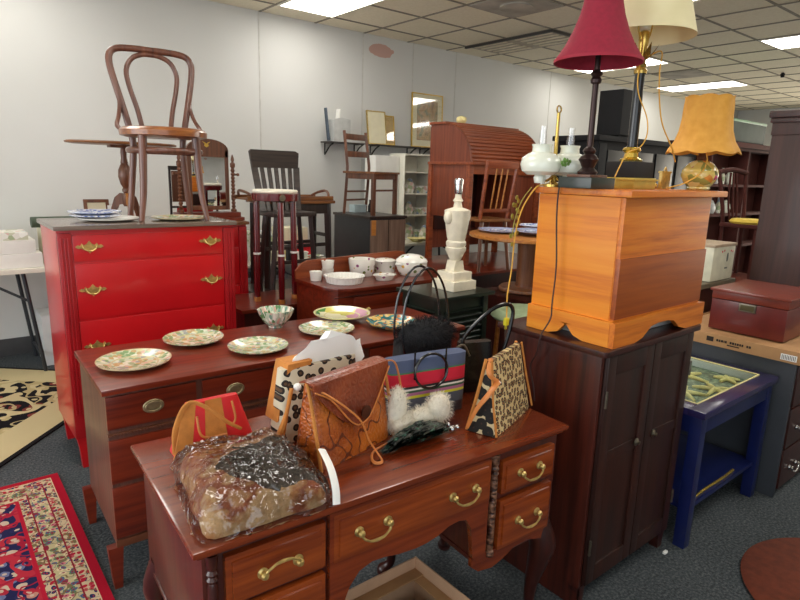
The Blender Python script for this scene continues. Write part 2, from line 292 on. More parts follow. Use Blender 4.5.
# ------------------------------------------------------------------ mesh helpers
class MB:
    def __init__(s): s.b = bmesh.new()
    def xf(s, vs, mt):
        if mt is not None: bmesh.ops.transform(s.b, matrix=mt, verts=vs)
    def box(s, x0, x1, y0, y1, z0, z1, b=.003, mt=None):
        t = bmesh.new(); bmesh.ops.create_cube(t, size=1)
        for v in t.verts:
            v.co = Vector(((x0+x1)/2+v.co.x*(x1-x0), (y0+y1)/2+v.co.y*(y1-y0), (z0+z1)/2+v.co.z*(z1-z0)))
        b = min(b, .45*min(abs(x1-x0), abs(y1-y0), abs(z1-z0)))
        if b > 0: bmesh.ops.bevel(t, geom=list(t.edges), offset=b, segments=2, profile=.7, affect='EDGES')
        if mt is not None: t.transform(mt)
        s.add(t); return s
    def add(s, t):
        me = bpy.data.meshes.new('tmp'); t.to_mesh(me); t.free(); s.b.from_mesh(me); bpy.data.meshes.remove(me)
    def lathe(s, prof, c=(0, 0, 0), n=32, mt=None, sc=(1, 1), flute=0, nf=0):
        t = bmesh.new(); rings = []
        for (r, z) in prof:
            if r < 1e-5: rings.append([t.verts.new((c[0], c[1], c[2]+z))])
            else:
                rg = []
                for i in range(n):
                    a = 2*PI*i/n; k = r*(1+flute*math.cos(nf*a)) if nf else r
                    rg.append(t.verts.new((c[0]+k*math.cos(a)*sc[0], c[1]+k*math.sin(a)*sc[1], c[2]+z)))
                rings.append(rg)
        for A, B in zip(rings, rings[1:]):
            if len(A) == 1 and len(B) == 1: continue
            for i in range(n):
                j = (i+1) % n
                if len(A) == 1: t.faces.new((A[0], B[j], B[i]))
                elif len(B) == 1: t.faces.new((A[i], A[j], B[0]))
                else: t.faces.new((A[i], A[j], B[j], B[i]))
        if mt is not None: t.transform(mt)
        s.add(t); return s
    def tube(s, pts, r, n=10, closed=False, flat=1.0, sub=0):
        P = [Vector(p) for p in pts]
        R = list(r) if isinstance(r, (list, tuple)) else [r]*len(P)
        if sub:
            Q, RR = [], []; N = len(P); rng = N if closed else N-1
            for i in range(rng):
                a, b = P[i], P[(i+1) % N]
                p0 = P[i-1] if (closed or i > 0) else a*2-b
                p3 = P[(i+2) % N] if (closed or i < N-2) else b*2-a
                for k in range(sub):
                    u = k/sub
                    Q.append(.5*((2*a)+(b-p0)*u+(2*p0-5*a+4*b-p3)*u*u+(3*a-p0-3*b+p3)*u**3)); RR.append(R[i]*(1-u)+R[(i+1) % N]*u)
            if not closed: Q.append(P[-1]); RR.append(R[-1])
            P, R = Q, RR
        t = bmesh.new(); rings = []; N = len(P); prev = None
        for i in range(N):
            if closed: d = P[(i+1) % N]-P[i-1]
            else: d = P[min(i+1, N-1)]-P[max(i-1, 0)]
            d.normalize()
            if prev is None:
                up = Vector((0, 0, 1)) if abs(d.z) < .9 else Vector((0, 1, 0))
                a = d.cross(up).normalized()
            else: a = (prev-d*prev.dot(d)).normalized()
            prev = a; b = d.cross(a)
            rings.append([t.verts.new(P[i]+(a*math.cos(2*PI*k/n)+b*math.sin(2*PI*k/n)*flat)*R[i]) for k in range(n)])
        for i in range(N if closed else N-1):
            A, B = rings[i], rings[(i+1) % N]
            for k in range(n):
                t.faces.new((A[k], A[(k+1) % n], B[(k+1) % n], B[k]))
        if not closed:
            t.faces.new(rings[0][::-1]); t.faces.new(rings[-1])
        s.add(t); return s
    def prism(s, pts, a0, a1, ax='y', mt=None, b=0):
        """2-D outline extruded along ax: ax='y' pts=(x,z); 'x' pts=(y,z); 'z' pts=(x,y)"""
        t = bmesh.new()
        f = {'y': lambda p, a: (p[0], a, p[1]), 'x': lambda p, a: (a, p[0], p[1]), 'z': lambda p, a: (p[0], p[1], a)}[ax]
        A = [t.verts.new(f(p, a0)) for p in pts]; B = [t.verts.new(f(p, a1)) for p in pts]
        t.faces.new(A); t.faces.new(B[::-1]); n = len(pts)
        for i in range(n): t.faces.new((A[i], B[i], B[(i+1) % n], A[(i+1) % n]))
        if b: bmesh.ops.bevel(t, geom=list(t.edges), offset=b, segments=2, profile=.7, affect='EDGES')
        if mt is not None: t.transform(mt)
        s.add(t); return s
    def poly(s, vs, fs, thick=0):
        t = bmesh.new(); V = [t.verts.new(v) for v in vs]
        for f in fs: t.faces.new([V[i] for i in f])
        if thick: bmesh.ops.solidify(t, geom=list(t.faces), thickness=thick)
        s.add(t); return s
    def grid(s, fn, nu, nv, closeu=False):
        t = bmesh.new(); G = [[t.verts.new(fn(i/nu, j/nv)) for j in range(nv+1)] for i in range(nu+(0 if closeu else 1))]
        for i in range(nu):
            for j in range(nv):
                a, b = G[i], G[(i+1) % len(G)]
                t.faces.new((a[j], b[j], b[j+1], a[j+1]))
        s.add(t); return s
    def sphere(s, c, r, sc=(1, 1, 1), seg=16):
        t = bmesh.new(); bmesh.ops.create_uvsphere(t, u_segments=seg, v_segments=seg//2+2, radius=r)
        for v in t.verts: v.co = Vector((c[0]+v.co.x*sc[0], c[1]+v.co.y*sc[1], c[2]+v.co.z*sc[2]))
        s.add(t); return s
    def build(s, name, mat, parent=None, label=None, loc=None, ang=38):
        bmesh.ops.recalc_face_normals(s.b, faces=list(s.b.faces))
        for e in s.b.edges:
            if len(e.link_faces) == 2 and e.calc_face_angle(0) > math.radians(ang): e.smooth = False
        for f in s.b.faces: f.smooth = True
        me = bpy.data.meshes.new(name); s.b.to_mesh(me); s.b.free()
        me.materials.append(M[mat] if isinstance(mat, str) else mat)
        o = bpy.data.objects.new(name, me); C.objects.link(o)
        if parent is not None: o.parent = parent
        if loc: o.location = loc
        if label: o['label'] = label
        return o
def thing(name, label, cat, loc=(0, 0, 0), rz=0, group=None, rot=None):
    o = bpy.data.objects.new(name, None); C.objects.link(o); o.empty_display_size = .05
    o.location = loc; o.rotation_euler = rot if rot else (0, 0, rz); o['label'] = label; o['category'] = cat
    if group: o['group'] = group
    return o
def tag(o, label, cat, group=None):
    o['label'] = label; o['category'] = cat
    if group: o['group'] = group
    return o
def struct(name, mb, mat, **kw):
    o = mb.build(name, mat, **kw); o['kind'] = 'structure'; return o
def dup(root, loc, rz=0, label=None, group=None):
    r = root.copy(); C.objects.link(r); r.location = loc; r.rotation_euler = (0, 0, rz)
    if label: r['label'] = label
    if group: r['group'] = group
    for ch in list(root.children):
        c = ch.copy(); C.objects.link(c); c.parent = r
        for g in ch.children:
            d = g.copy(); C.objects.link(d); d.parent = c
    return r
def RZ(a): return Matrix.Rotation(a, 4, 'Z')
def T(x, y, z): return Matrix.Translation((x, y, z))

# ------------------------------------------------------------------ the room
def floorfn(): pass
struct('floor', MB().box(-4, 13.5, -3, WALLY, -.1, 0, 0), 'carpet')
struct('wall_back', MB().box(-4, 13.5, WALLY, WALLY+.15, 0, CEIL+.1, 0), 'wall')
struct('wall_front_unseen', MB().box(.3, 13.65, -3.15, -3, 0, CEIL+.1, 0), 'wall')  # unseen wall, put in to keep daylight to the left and cut sheen
struct('wall_left_unseen', MB().box(-4.15, -4, -1.0, WALLY+.15, 0, CEIL+.1, 0), 'wall')  # unseen wall, put in to dim the left end of the back wall
struct('wall_right', MB().box(13.5, 13.65, -3, WALLY+.15, 0, CEIL+.1, 0), 'wall')
struct('baseboard_back', MB().box(-4, 13.4, WALLY-.012, WALLY, 0, .14, .002), 'base')
for i, x in enumerate((2.70, 3.92, 4.63, 5.32, 7.2)):
    struct('trim_%d' % (i+1), MB().box(x-.006, x+.006, WALLY-.004, WALLY, .14, CEIL, 0), plain('seam_%d' % i, 'c4c2bc', .7))
# suspended ceiling: tiles in a T-bar grid, 0.61 m, with openings for light panels
G0X, G0Y, S = 2.71163, 5.84714, .61
lights = [(0, 1, 2), (7, 1, 2), (11, 1, 2), (7, 5, 2), (3, 5, 2), (-1, 5, 2), (-4, 1, 2), (-4, 5, 2), (2, 9, 2), (-2, 9, 2), (7, 9, 2), (11, 9, 2), (15, 6, 2), (3, 9, 2)]  # last entries are unseen panels added to brighten the right-hand ceiling
lit = set((i, j+k) for i, j, n in lights for k in range(n))
tb = MB(); gb = MB()
struct('ceiling', MB().box(-4, 13.5, -3, WALLY, CEIL, CEIL+.08, 0), 'tile')
for i in range(-10, 18):
    x = G0X+i*S; gb.box(x-.012, x+.012, -2.9, WALLY, CEIL-.006, CEIL+.001, .001)
for j in range(1, 15):
    y = G0Y-j*S; gb.box(-3.9, 13.4, y-.012, y+.012, CEIL-.0065, CEIL+.001, .001)
struct('trim_6', gb, plain('t_bar', '857d6e', .6))
M['lamp'] = emit('fluorescent_diffuser', (1, .96, .88), PANEL_E)
vis = {0: 'fluorescent ceiling panel above the bentwood chair at top left', 1: 'fluorescent ceiling panel seen beneath the red lampshade',
       2: 'farthest fluorescent ceiling panel, above the amber scalloped lampshade', 3: 'fluorescent ceiling panel at the right edge of the photo'}
for k, (i, j, n) in enumerate(lights):
    x0 = G0X+i*S; y1 = G0Y-j*S
    o = thing('ceiling_light', vis.get(k, 'unseen fluorescent ceiling panel added over the shop floor'), 'light', (x0+S/2, y1-n*S/2, CEIL), 0, 'fluorescent ceiling panels')
    a = MB()
    hx, hy = S/2-.008, n*S/2-.008
    for (p, q, r, s_) in ((-hx, hx, -hy, -hy+.02), (-hx, hx, hy-.02, hy), (-hx, -hx+.02, -hy+.02, hy-.02), (hx-.02, hx, -hy+.02, hy-.02)): a.box(p, q, r, s_, -.014, -.002, .001)
    a.build('frame', 'wplas', o)
    MB().box(-hx+.02, hx-.02, -hy+.02, hy-.02, -.011, -.006, .001).build('diffuser', 'lamp', o)
o = thing('ceiling_vent', 'grey slatted air vent in the ceiling beside the rolltop desk', 'vent', (G0X+4.5*S, G0Y-2*S, CEIL))
MB().box(-.30, .30, -.60, .60, -.012, -.007, .001).build('backing', plain('vent_backing', 'a89c88', .6), o)  # tan backing visible between the slats
a = MB()
for s_ in (-1, 1):
    for k in range(5):
        yy = s_*.3; a.box(-.24+k*.105, -.20+k*.105, yy-.24, yy+.24, -.022, -.012, .003)
a.build('slat', plain('vent_slats', 'd8ccb4', .5), o)
a = MB().box(-.32, -.29, -.62, .62, -.03, -.0065, .002).box(-.29, .30, -.62, -.6, -.03, -.0065, .002); a.build('frame', plain('vent_frame', '2c2824', .5), o)
o = MB().box(-.29, .29, -.29, .29, -.013, -.007, .002).lathe([(0, -.013), (.14, -.013), (.15, -.03), (.13, -.032), (0, -.032)], n=24, mt=None).build('ceiling_diffuser', 'tile2', loc=(G0X+2.5*S, G0Y-3.5*S, CEIL))
tag(o, 'stained grey square air diffuser in the ceiling above the rolltop desk', 'vent')
a = MB().box(-.29, .29, -.29, .29, -.012, -.007, .002).build('ceiling_speaker_grille', 'tile2', loc=(G0X+9.5*S, G0Y-2.5*S, CEIL)); tag(a, 'grey grille tile in the ceiling behind the cream lampshade', 'vent')
# ------------------------------------------------------------------ rugs
o = MB().box(-.9, .9, -1.25, 1.25, 0, .009, .003).build('rug', 'rugred', loc=(-.51, 1.955, .001)); tag(o, 'red bordered persian rug with navy field on the grey carpet at bottom left', 'rug')
cx, cy = 1.138, 4.52
o = MB().box(-.70, .70, -.80, .80, 0, .008, .003).build('rug', 'rugbeige'); o.rotation_euler = (0, 0, math.radians(-42)); 
ux, uy = Vector((math.cos(math.radians(-42)), math.sin(math.radians(-42)))), Vector((-math.sin(math.radians(-42)), math.cos(math.radians(-42))))
ctr = Vector((.40, 3.75)) - ux*1.0
ctr = Vector((cx, cy)) - ux*.70 - uy*.80; o.location = (ctr.x, ctr.y, .001)
tag(o, 'beige rug with black scrolling pattern on the carpet behind the red chest', 'rug')

# ------------------------------------------------------------------ hardware
def bail(parent, x, y, z, w=.09, up=False, mat='brassold', plate=True):
    """swan-neck bail pull with two rosettes on a front facing -y"""
    a = MB()
    for s in (-1, 1):
        a.lathe([(0, 0), (.013, 0), (.014, .003), (.009, .006), (.008, .012), (.010, .016), (.006, .022), (0, .023)], n=16, mt=T(x+s*w/2, y, z) @ Matrix.Rotation(PI/2, 4, 'X'))
    k = 1 if up else -1
    a.tube([(x-w/2, y-.017, z), (x-w/2+.004, y-.02, z+k*.012), (x-w/2+.018, y-.022, z+k*.022), (x-w/5, y-.022, z+k*.026), (x, y-.022, z+k*.028), (x+w/5, y-.022, z+k*.026), (x+w/2-.018, y-.022, z+k*.022), (x+w/2-.004, y-.02, z+k*.012), (x+w/2, y-.017, z)],
           [.003, .0035, .003, .0035, .0045, .0035, .003, .0035, .003], 8, sub=3)
    return a.build('handle', mat, parent)

# ------------------------------------------------------------------ front kneehole desk   local = world minus (.98,1.35)
D = thing('vanity_desk', 'glossy cherry kneehole desk with brass bail handles carrying the handbags', 'desk', (.99, 1.362, 0), math.radians(-3.2))
D.scale = (.985, 1, 1)
def L(x, y, ox=.98, oy=1.35): return x-ox, y-oy
a = MB()
x0, x1, y0, y1 = .358-.98, 1.602-.98, 1.062-1.35, 1.665-1.35
a.box(x0+.012, x1-.012, y0+.012, y1-.004, .733, .747, .004)
a.box(x0, x1, y0, y1, .744, .76, .007)
a.build('desktop', 'desk', D)
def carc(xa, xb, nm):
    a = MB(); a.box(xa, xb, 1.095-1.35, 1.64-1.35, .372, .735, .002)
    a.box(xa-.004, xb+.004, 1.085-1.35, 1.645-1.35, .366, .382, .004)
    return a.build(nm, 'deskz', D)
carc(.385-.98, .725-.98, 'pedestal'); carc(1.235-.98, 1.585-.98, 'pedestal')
a = MB(); a.box(.72-.98, 1.24-.98, 1.10-1.35, 1.64-1.35, .565, .735, .002)
# scalloped apron front over the kneehole
xs = [(.70, .40), (.722, .41), (.735, .44), (.76, .50), (.79, .535), (.83, .548), (.87, .545), (.92, .535), (.98, .53), (1.02, .532), (1.06, .54), (1.10, .556), (1.14, .56), (1.17, .552), (1.19, .52), (1.20, .46), (1.205, .41), (1.225, .385), (1.26, .385), (1.26, .73), (.70, .73)]
a.prism([(p-.98, q) for p, q in xs], 1.078-1.35, 1.096-1.35, 'y'); a.build('apron', 'desk', D)
def dfront(xa, xb, za, zb, name='drawer', mat='deskd', yy=1.083):
    a = MB(); a.box(xa-.98, xb-.98, yy-.006-1.35, yy+.02-1.35, za, zb, .003)
    a.box(xa+.014-.98, xb-.014-.98, yy-.013-1.35, yy-.002-1.35, za+.014, zb-.014, .006)
    return a.build(name, mat, D)
d = dfront(.432, .688, .590, .715); bail(d, .562-.98, 1.07-1.35, .648, up=True)
d = dfront(.432, .688, .40, .572); bail(d, .562-.98, 1.07-1.35, .49)
d = dfront(.712, 1.262, .588, .722); bail(d, .826-.98, 1.07-1.35, .66); bail(d, 1.146-.98, 1.07-1.35, .655)
d = dfront(1.312, 1.555, .590, .70); bail(d, 1.43-.98, 1.07-1.35, .65)
d = dfront(1.312, 1.555, .395, .566); bail(d, 1.435-.98, 1.07-1.35, .482)
for xx in (.405, 1.285):
    a = MB()
    pr = [(0, .385), (.014, .385), (.014, .40), (.009, .405), (.012, .415), (.012, .65), (.009, .66), (.014, .668), (.009, .676), (.014, .684), (.009, .692), (.013, .70), (.014, .73), (0, .73)]
    a.lathe(pr, c=(xx-.98, 1.086-1.35, 0), n=16); a.build('carved_column', 'carve' if xx > 1 else 'mahdk', D)
# right pedestal's own apron, under the lower drawer
a = MB(); a.prism([(p-.98, q) for p, q in [(1.21, .40), (1.21, .37), (1.24, .345), (1.30, .335), (1.34, .345), (1.40, .372), (1.46, .376), (1.54, .352), (1.575, .36), (1.575, .40)]], 1.084-1.35, 1.10-1.35, 'y'); a.build('lower_apron', 'desk', D)
a = MB(); a.prism([(p-.98, q) for p, q in [(.39, .40), (.39, .36), (.44, .352), (.50, .372), (.58, .376), (.66, .345), (.74, .37), (.74, .40)]], 1.084-1.35, 1.10-1.35, 'y'); a.build('lower_apron', 'desk', D)
def cab_leg(par, x, y, top, dx, dy, mat, k=1.0):
    """cabriole leg with knee swelling towards (dx,dy)"""
    P = [(x, y, top+.03), (x+dx*.012, y+dy*.012, top-.02), (x+dx*.022, y+dy*.022, top-.07), (x+dx*.012, y+dy*.012, top-.14), (x-dx*.002, y-dy*.002, top-.23), (x-dx*.004, y-dy*.004, top*.16), (x+dx*.008, y+dy*.008, .035), (x+dx*.02, y+dy*.02, .017), (x+dx*.022, y+dy*.022, .002)]
    R = [.040, .046, .047, .036, .023, .017, .018, .028, .026]
    a = MB(); a.tube(P, [r*k for r in R], 14, sub=3)
    return a.build('leg', mat, par)
for (x, y, dx, dy) in ((.42, 1.125, -1, -1), (1.558, 1.125, 1, -1), (.42, 1.60, -1, 1), (1.545, 1.59, 1, 1), (.70, 1.60, 1, 1), (1.27, 1.60, -1, 1)):
    cab_leg(D, x-.98, y-1.35, .372, dx*.8, dy*.8, 'mahdk')

# ------------------------------------------------------------------ sideboard behind it (plates on top)
B = thing('sideboard', 'brown wooden sideboard with oval pulls and painted plates on top', 'sideboard', (1.275, 2.37, 0), math.radians(-1.8))
ox, oy = 1.275, 2.38
x0, x1, y0, y1 = .42-ox, 2.14-ox, 2.105-oy, 2.66-oy
MB().box(x0, x1, y0, y1, .768, .79, .006).build('top', 'd2', B)
MB().box(x0+.016, x1-.016, y0+.022, y1-.01, .165, .77, .003).build('carcass', 'd2z', B)
a = MB().box(x0+.012, x1-.012, y0+.012, y0+.03, .608, .618, .002).box(x0+.012, x1-.012, y0+.012, y0+.03, .165, .195, .003)
for k in range(150):
    px = x0+.02+k*(x1-x0-.04)/149; a.sphere((px, y0+.012, .613), .0035, seg=6)
a.build('beading', plain('beaded_strip', '6a3c26', .35), B)
cols = [(.432, .748), (.772, 1.52), (1.55, 2.105)]
for ci, (xa, xb) in enumerate(cols):
    for (za, zb) in ((.635, .757), (.425, .592), (.205, .405)):
        a = MB(); a.box(xa-ox, xb-ox, y0+.010, y0+.03, za, zb, .004)
        d = a.build('drawer', 'd2', B)
        hs = [(xa+xb)/2] if xb-xa < .6 else [xa+.13, xb-.13]
        for hx in hs:
            if za < .5 and ci == 0 and za > .3: pass
            h = MB(); hz = (za+zb)/2
            mt = T(hx-ox, y0+.011, hz) @ Matrix.Rotation(PI/2, 4, 'X')
            h.lathe([(0, 0), (.036, 0), (.038, .002), (.034, .004), (.030, .003), (.022, .0035), (0, .005)], n=28, mt=mt, sc=(1, .7))
            h.tube([(hx-ox+.027*math.cos(t), y0+.004, hz+.018*math.sin(t)) for t in [2*PI*i/20 for i in range(20)]], .0032, 6, closed=True)
            if not (ci == 0 and za < .6): h.build('pull', 'apull', d)
            else: h.b.free()
for (xx, yy) in ((.428, 2.135), (2.11, 2.135), (.428, 2.64), (2.11, 2.64), (.757, 2.135), (1.537, 2.135)):
    a = MB(); s = .026
    a.prism([(-s, .17), (s, .17), (.014, .0), (-.014, .0)], -.018, .018, 'y', mt=T(xx-ox, yy-oy, 0)); a.build('leg', 'd2', B)

# ------------------------------------------------------------------ red chest of drawers
def red_chest(ox, oy, W, Dp, Ht, name, label, top, levels, hx=.303, pilw=.06):
    R = thing(name, label, 'chest of drawers', (ox, oy, 0))
    w, d = W/2, Dp/2
    MB().box(-w-.015, w+.015, -d-.03, d+.01, Ht-.022, Ht, .006).build('top', top, R)
    MB().box(-w, w, -d, d, .17, Ht-.02, .003).build('carcass', 'red', R)
    for s in (-1, 1):
        a = MB(); a.box(s*(w-pilw/2)-pilw/2, s*(w-pilw/2)+pilw/2, -d-.014, -d+.02, .17, Ht-.035, .006)
        for k in range(3):
            xx = s*(w-pilw/2)-.015+k*.015; a.box(xx-.004, xx+.004, -d-.019, -d-.008, .30, Ht-.06, .003)
        a.build('fluted_pilaster', 'redwear', R)
        for yy in (-d+.02, d-.03):
            a = MB(); a.prism([(-.035, .18), (.035, .18), (.022, .1), (.016, 0), (-.016, 0), (-.022, .1)], -.02, .02, 'y', mt=T(s*(w-.04), yy, 0)); a.build('leg', 'red', R)
    a = MB(); a.prism([(-w+.08, .18), (-w+.09, .13), (-w+.2, .15), (0, .12), (w-.2, .15), (w-.09, .13), (w-.08, .18)], -d-.005, -d+.02, 'y'); a.build('apron', 'red', R)
    for (za, zb) in levels:
        a = MB(); a.box(-w+pilw+.004, w-pilw-.004, -d-.008, -d+.01, za, zb, .005); dr = a.build('drawer', 'red', R)
        for s in (-1, 1):
            z = (za+zb)/2+.005; hx_ = s*hx; h = MB(); y = -d-.009
            h.prism([(hx_+p, z+q) for p, q in [(-.064, .002), (-.052, .012), (-.04, .008), (-.034, .020), (-.024, .010), (-.012, .016), (0, .032), (.012, .016), (.024, .010), (.034, .020), (.04, .008), (.052, .012), (.064, .002), (.05, -.006), (.036, -.004), (.026, -.014), (.012, -.012), (0, -.032), (-.012, -.012), (-.026, -.014), (-.036, -.004), (-.05, -.006)]], y-.003, y, 'y')
            h.tube([(hx_-.032, y-.006, z+.006), (hx_-.022, y-.016, z-.010), (hx_, y-.018, z-.018), (hx_+.022, y-.016, z-.010), (hx_+.032, y-.006, z+.006)], .0035, 8, sub=3)
            for t_ in (-.032, .032): h.sphere((hx_+t_, y-.005, z+.006), .007, seg=8)
            h.build('handle', 'brassold', dr)
    return R
red_chest(.925, 3.43, .88, .46, 1.262, 'chest_of_drawers', 'bright red painted tall chest of drawers with brown top and ornate brass handles', 'greytop', [(1.085, 1.215), (.795, 1.073), (.505, .783), (.20, .493)])
red_chest(1.29, 4.32, 1.10, .50, 1.175, 'chest_of_drawers', 'second red painted chest, mostly hidden, carrying the swing dressing mirror', 'brnx', [(1.0, 1.14), (.72, .985), (.45, .705), (.2, .435)], .38)

# ------------------------------------------------------------------ bentwood chair on the red chest
def bentwood():
    R = thing('bentwood_chair', 'brown bentwood cafe chair with looped back standing on the red chest', 'chair', (1.09, 3.445, 1.263), math.radians(-6))
    sz = .49; r = .215
    a = MB(); a.lathe([(0, sz-.004), (r*.8, sz-.003), (r*.93, sz+.004), (r, sz), (r+.013, sz-.014), (r+.010, sz-.04), (r-.02, sz-.048), (0, sz-.048)], n=48); a.build('seat', 'seatw', R)
    MB().tube([(.185*math.cos(t), .185*math.sin(t)-.0, .372) for t in [2*PI*i/36 for i in range(36)]], .017, 10, closed=True, flat=1).build('ring_stretcher', 'bent', R)
    for s in (-1, 1):
        MB().tube([(s*.135, -.135, sz-.03), (s*.14, -.142, .34), (s*.150, -.152, .15), (s*.172, -.175, 0)], [.023, .021, .018, .014], 12, sub=3).build('front_leg', 'bent', R)
    # back legs and outer hoop are one bent rod
    P = [(-.17, .20, 0), (-.15, .185, .2), (-.135, .165, .40), (-.15, .165, .50), (-.185, .19, .66), (-.218, .225, .82), (-.215, .235, .89), (-.175, .243, .923), (-.08, .248, .932), (0, .25, .932)]
    P += [(-x, y, z) for x, y, z in P[:-1][::-1]]
    MB().tube(P, [.016]+[.0185]*17+[.016], 10, sub=4).build('back_hoop', 'bent', R)
    Q = [(-.075, .185, .485), (-.095, .20, .60), (-.125, .222, .72), (-.135, .235, .81), (-.105, .243, .875), (-.05, .247, .904), (0, .248, .908)]
    Q += [(-x, y, z) for x, y, z in Q[:-1][::-1]]
    MB().tube(Q, .014, 10, sub=4).build('inner_loop', 'bent', R)
    for s in (-1, 1):
        MB().tube([(s*.20, .03, sz-.02), (s*.222, .09, sz+.01), (s*.205, .14, sz+.06), (s*.19, .175, .62), (s*.195, .19, .68)], [.011, .012, .011, .011, .009], 8, sub=3).build('arm_brace', 'bent', R)
bentwood()

# ------------------------------------------------------------------ plates and bowls
def plate(name, label, x, y, z, r, mat, group, cat='plate', deep=.022, n=48, sx=1, rz=0, flute=0, nf=0):
    a = MB(); k = deep
    a.lathe([(0, .004), (r*.55, .004), (r*.64, .007), (r*.97, k), (r, k+.001), (r*.985, k-.004), (r*.66, .0), (r*.55, -.004+.004), (r*.5, 0), (0, .001)], n=n, flute=flute, nf=nf)
    o = a.build(name, mat, loc=(x, y, z)); o.rotation_euler = (0, 0, rz); o.scale = (sx, 1, 1); return tag(o, label, cat, group)
g = 'painted china on the sideboard'
Z2 = .7905
plate('plate', 'rose and green painted plate nearest the left end of the sideboard', .585, 2.36, Z2, .138, 'pl1', g)
plate('plate', 'rose and green painted plate at the back, in front of the red chest', .885, 2.54, Z2, .130, 'pl1', g, rz=1)
plate('plate', 'rose and green painted plate at the sideboard front, right behind the red and tan bag', 1.07, 2.275, Z2, .128, 'pl1', g, rz=2)
plate('plate', 'rose and green painted plate directly behind the white tissue paper', 1.47, 2.36, Z2, .135, 'pl1', g, rz=3)
plate('plate', 'green plate with yellow roses raised on the sideboard behind the tissue paper', 1.67, 2.53, Z2+.014, .15, 'plyel', g)
MB().lathe([(0, 0), (.05, 0), (.045, .008), (.055, .014), (0, .014)], n=24).build('plate_foot', 'white', bpy.context.scene.objects['plate.004'], loc=(0, 0, -.014))
plate('plate', 'teal plate with gold centre and wavy rim at the right end of the sideboard', 1.80, 2.27, Z2, .13, 'plteal', g, flute=.03, nf=12, deep=.03)
a = MB(); a.lathe([(0, .008), (.03, .01), (.055, .03), (.074, .062), (.086, .088), (.090, .088), (.079, .06), (.060, .028), (.035, .006), (.036, 0), (0, 0)], n=40, flute=.02, nf=16)
tag(a.build('bowl', 'bowl', loc=(1.31, 2.58, Z2)), 'green patterned footed bowl with scalloped rim on the sideboard', 'bowl', g)
ZR = 1.263
def bigplate(lab, x, y, z, r, mat): return plate('plate', lab, x, y-.13, z, r, mat, 'china on top of the red chest', deep=.016)
bigplate('large pale platter underneath the blue plates on the red chest', .77, 3.545, ZR, .15, 'white')
bigplate('lower blue and white plate of the stack on the red chest', .71, 3.56, ZR+.017, .125, 'plblue')
bigplate('topmost blue and white plate of the stack on the red chest', .71, 3.57, ZR+.034, .13, 'plblue')
bigplate('pale platter with leafy centre between the chair legs on the red chest', 1.12, 3.49, ZR, .145, 'pl1')

# ------------------------------------------------------------------ swing dressing mirror on second red chest
R = thing('dressing_mirror', 'arched swing mirror between spiral-turned posts on the second red chest', 'mirror', (1.62, 4.22, 1.176))
MB().box(-.25, .24, -.09, .09, 0, .025, .005).box(-.23, .22, -.07, .07, .025, .06, .004).build('base', 'mah', R)
for s in (-1, 1):
    pr = [(0, .06), (.02, .06), (.022, .075)]
    for k in range(11): pr += [(.009, .085+k*.026), (.0165, .098+k*.026)]
    pr += [(.010, .375), (.018, .385), (.018, .41), (.008, .42), (.013, .435), (.010, .45), (.004, .47), (0, .475)]
    MB().lathe(pr, c=(s*.195, 0, 0), n=14).build('spiral_post', 'brn', R)
    MB().lathe([(0, 0), (.010, 0), (.006, .01), (.012, .02), (.010, .032), (0, .035)], n=12, mt=T(s*.21, 0, .33) @ Matrix.Rotation(s*PI/2, 4, 'Y')).build('knob', 'brn', R)
def arch(w, z0, z1, rise, n=12): return [(-w, z0), (w, z0)]+[(w*math.cos(t), z1+rise*math.sin(t)) for t in [PI*i/n for i in range(n+1)]]
a = MB(); o_ = arch(.155, .075, .50, .075); i_ = arch(.125, .115, .495, .0, 12)
a.box(-.14, .16, -.012, .012, .075, .105, .003).box(-.14, -.112, -.012, .012, .10, .50, .003).box(.132, .16, -.012, .012, .10, .50, .003)
a.prism([(-.14, .45), (.16, .45)]+[(.01+.15*math.cos(t), .50+.075*math.sin(t)) for t in [PI*i/14 for i in range(15)]], -.012, .012, 'y'); a.build('mirror_frame', 'brn', R)
MB().box(-.113, .133, -.009, -.002, .10, .452, .001).build('mirror_glass', 'mirror', R)
MB().prism([(0, .54), (.012, .55), (.03, .555), (.012, .54), (.016, .525), (0, .515), (-.016, .525), (-.012, .54), (-.03, .555), (-.012, .55)], -.016, -.012, 'y').build('inlaid_ornament', 'gold', R)

# small dark framed chair glimpsed behind the mirror
R = thing('slipper_chair', 'small black-framed chair with brown back seen behind the dressing mirror', 'chair', (1.62, 4.47, 1.176))
MB().box(-.19, -.175, -.008, .008, 0, .38, .003).box(.16, .175, -.008, .008, 0, .38, .003).box(-.175, .16, -.008, .008, .35, .38, .003).box(-.175, .16, -.006, .006, .075, .09, .002).build('frame', 'blkw', R)
MB().box(-.17, .155, -.005, .005, .12, .345, .003).build('back_panel', 'brn', R)
MB().box(-.14, .13, -.012, .012, .04, .075, .004).build('red_rail', 'redwear', R)

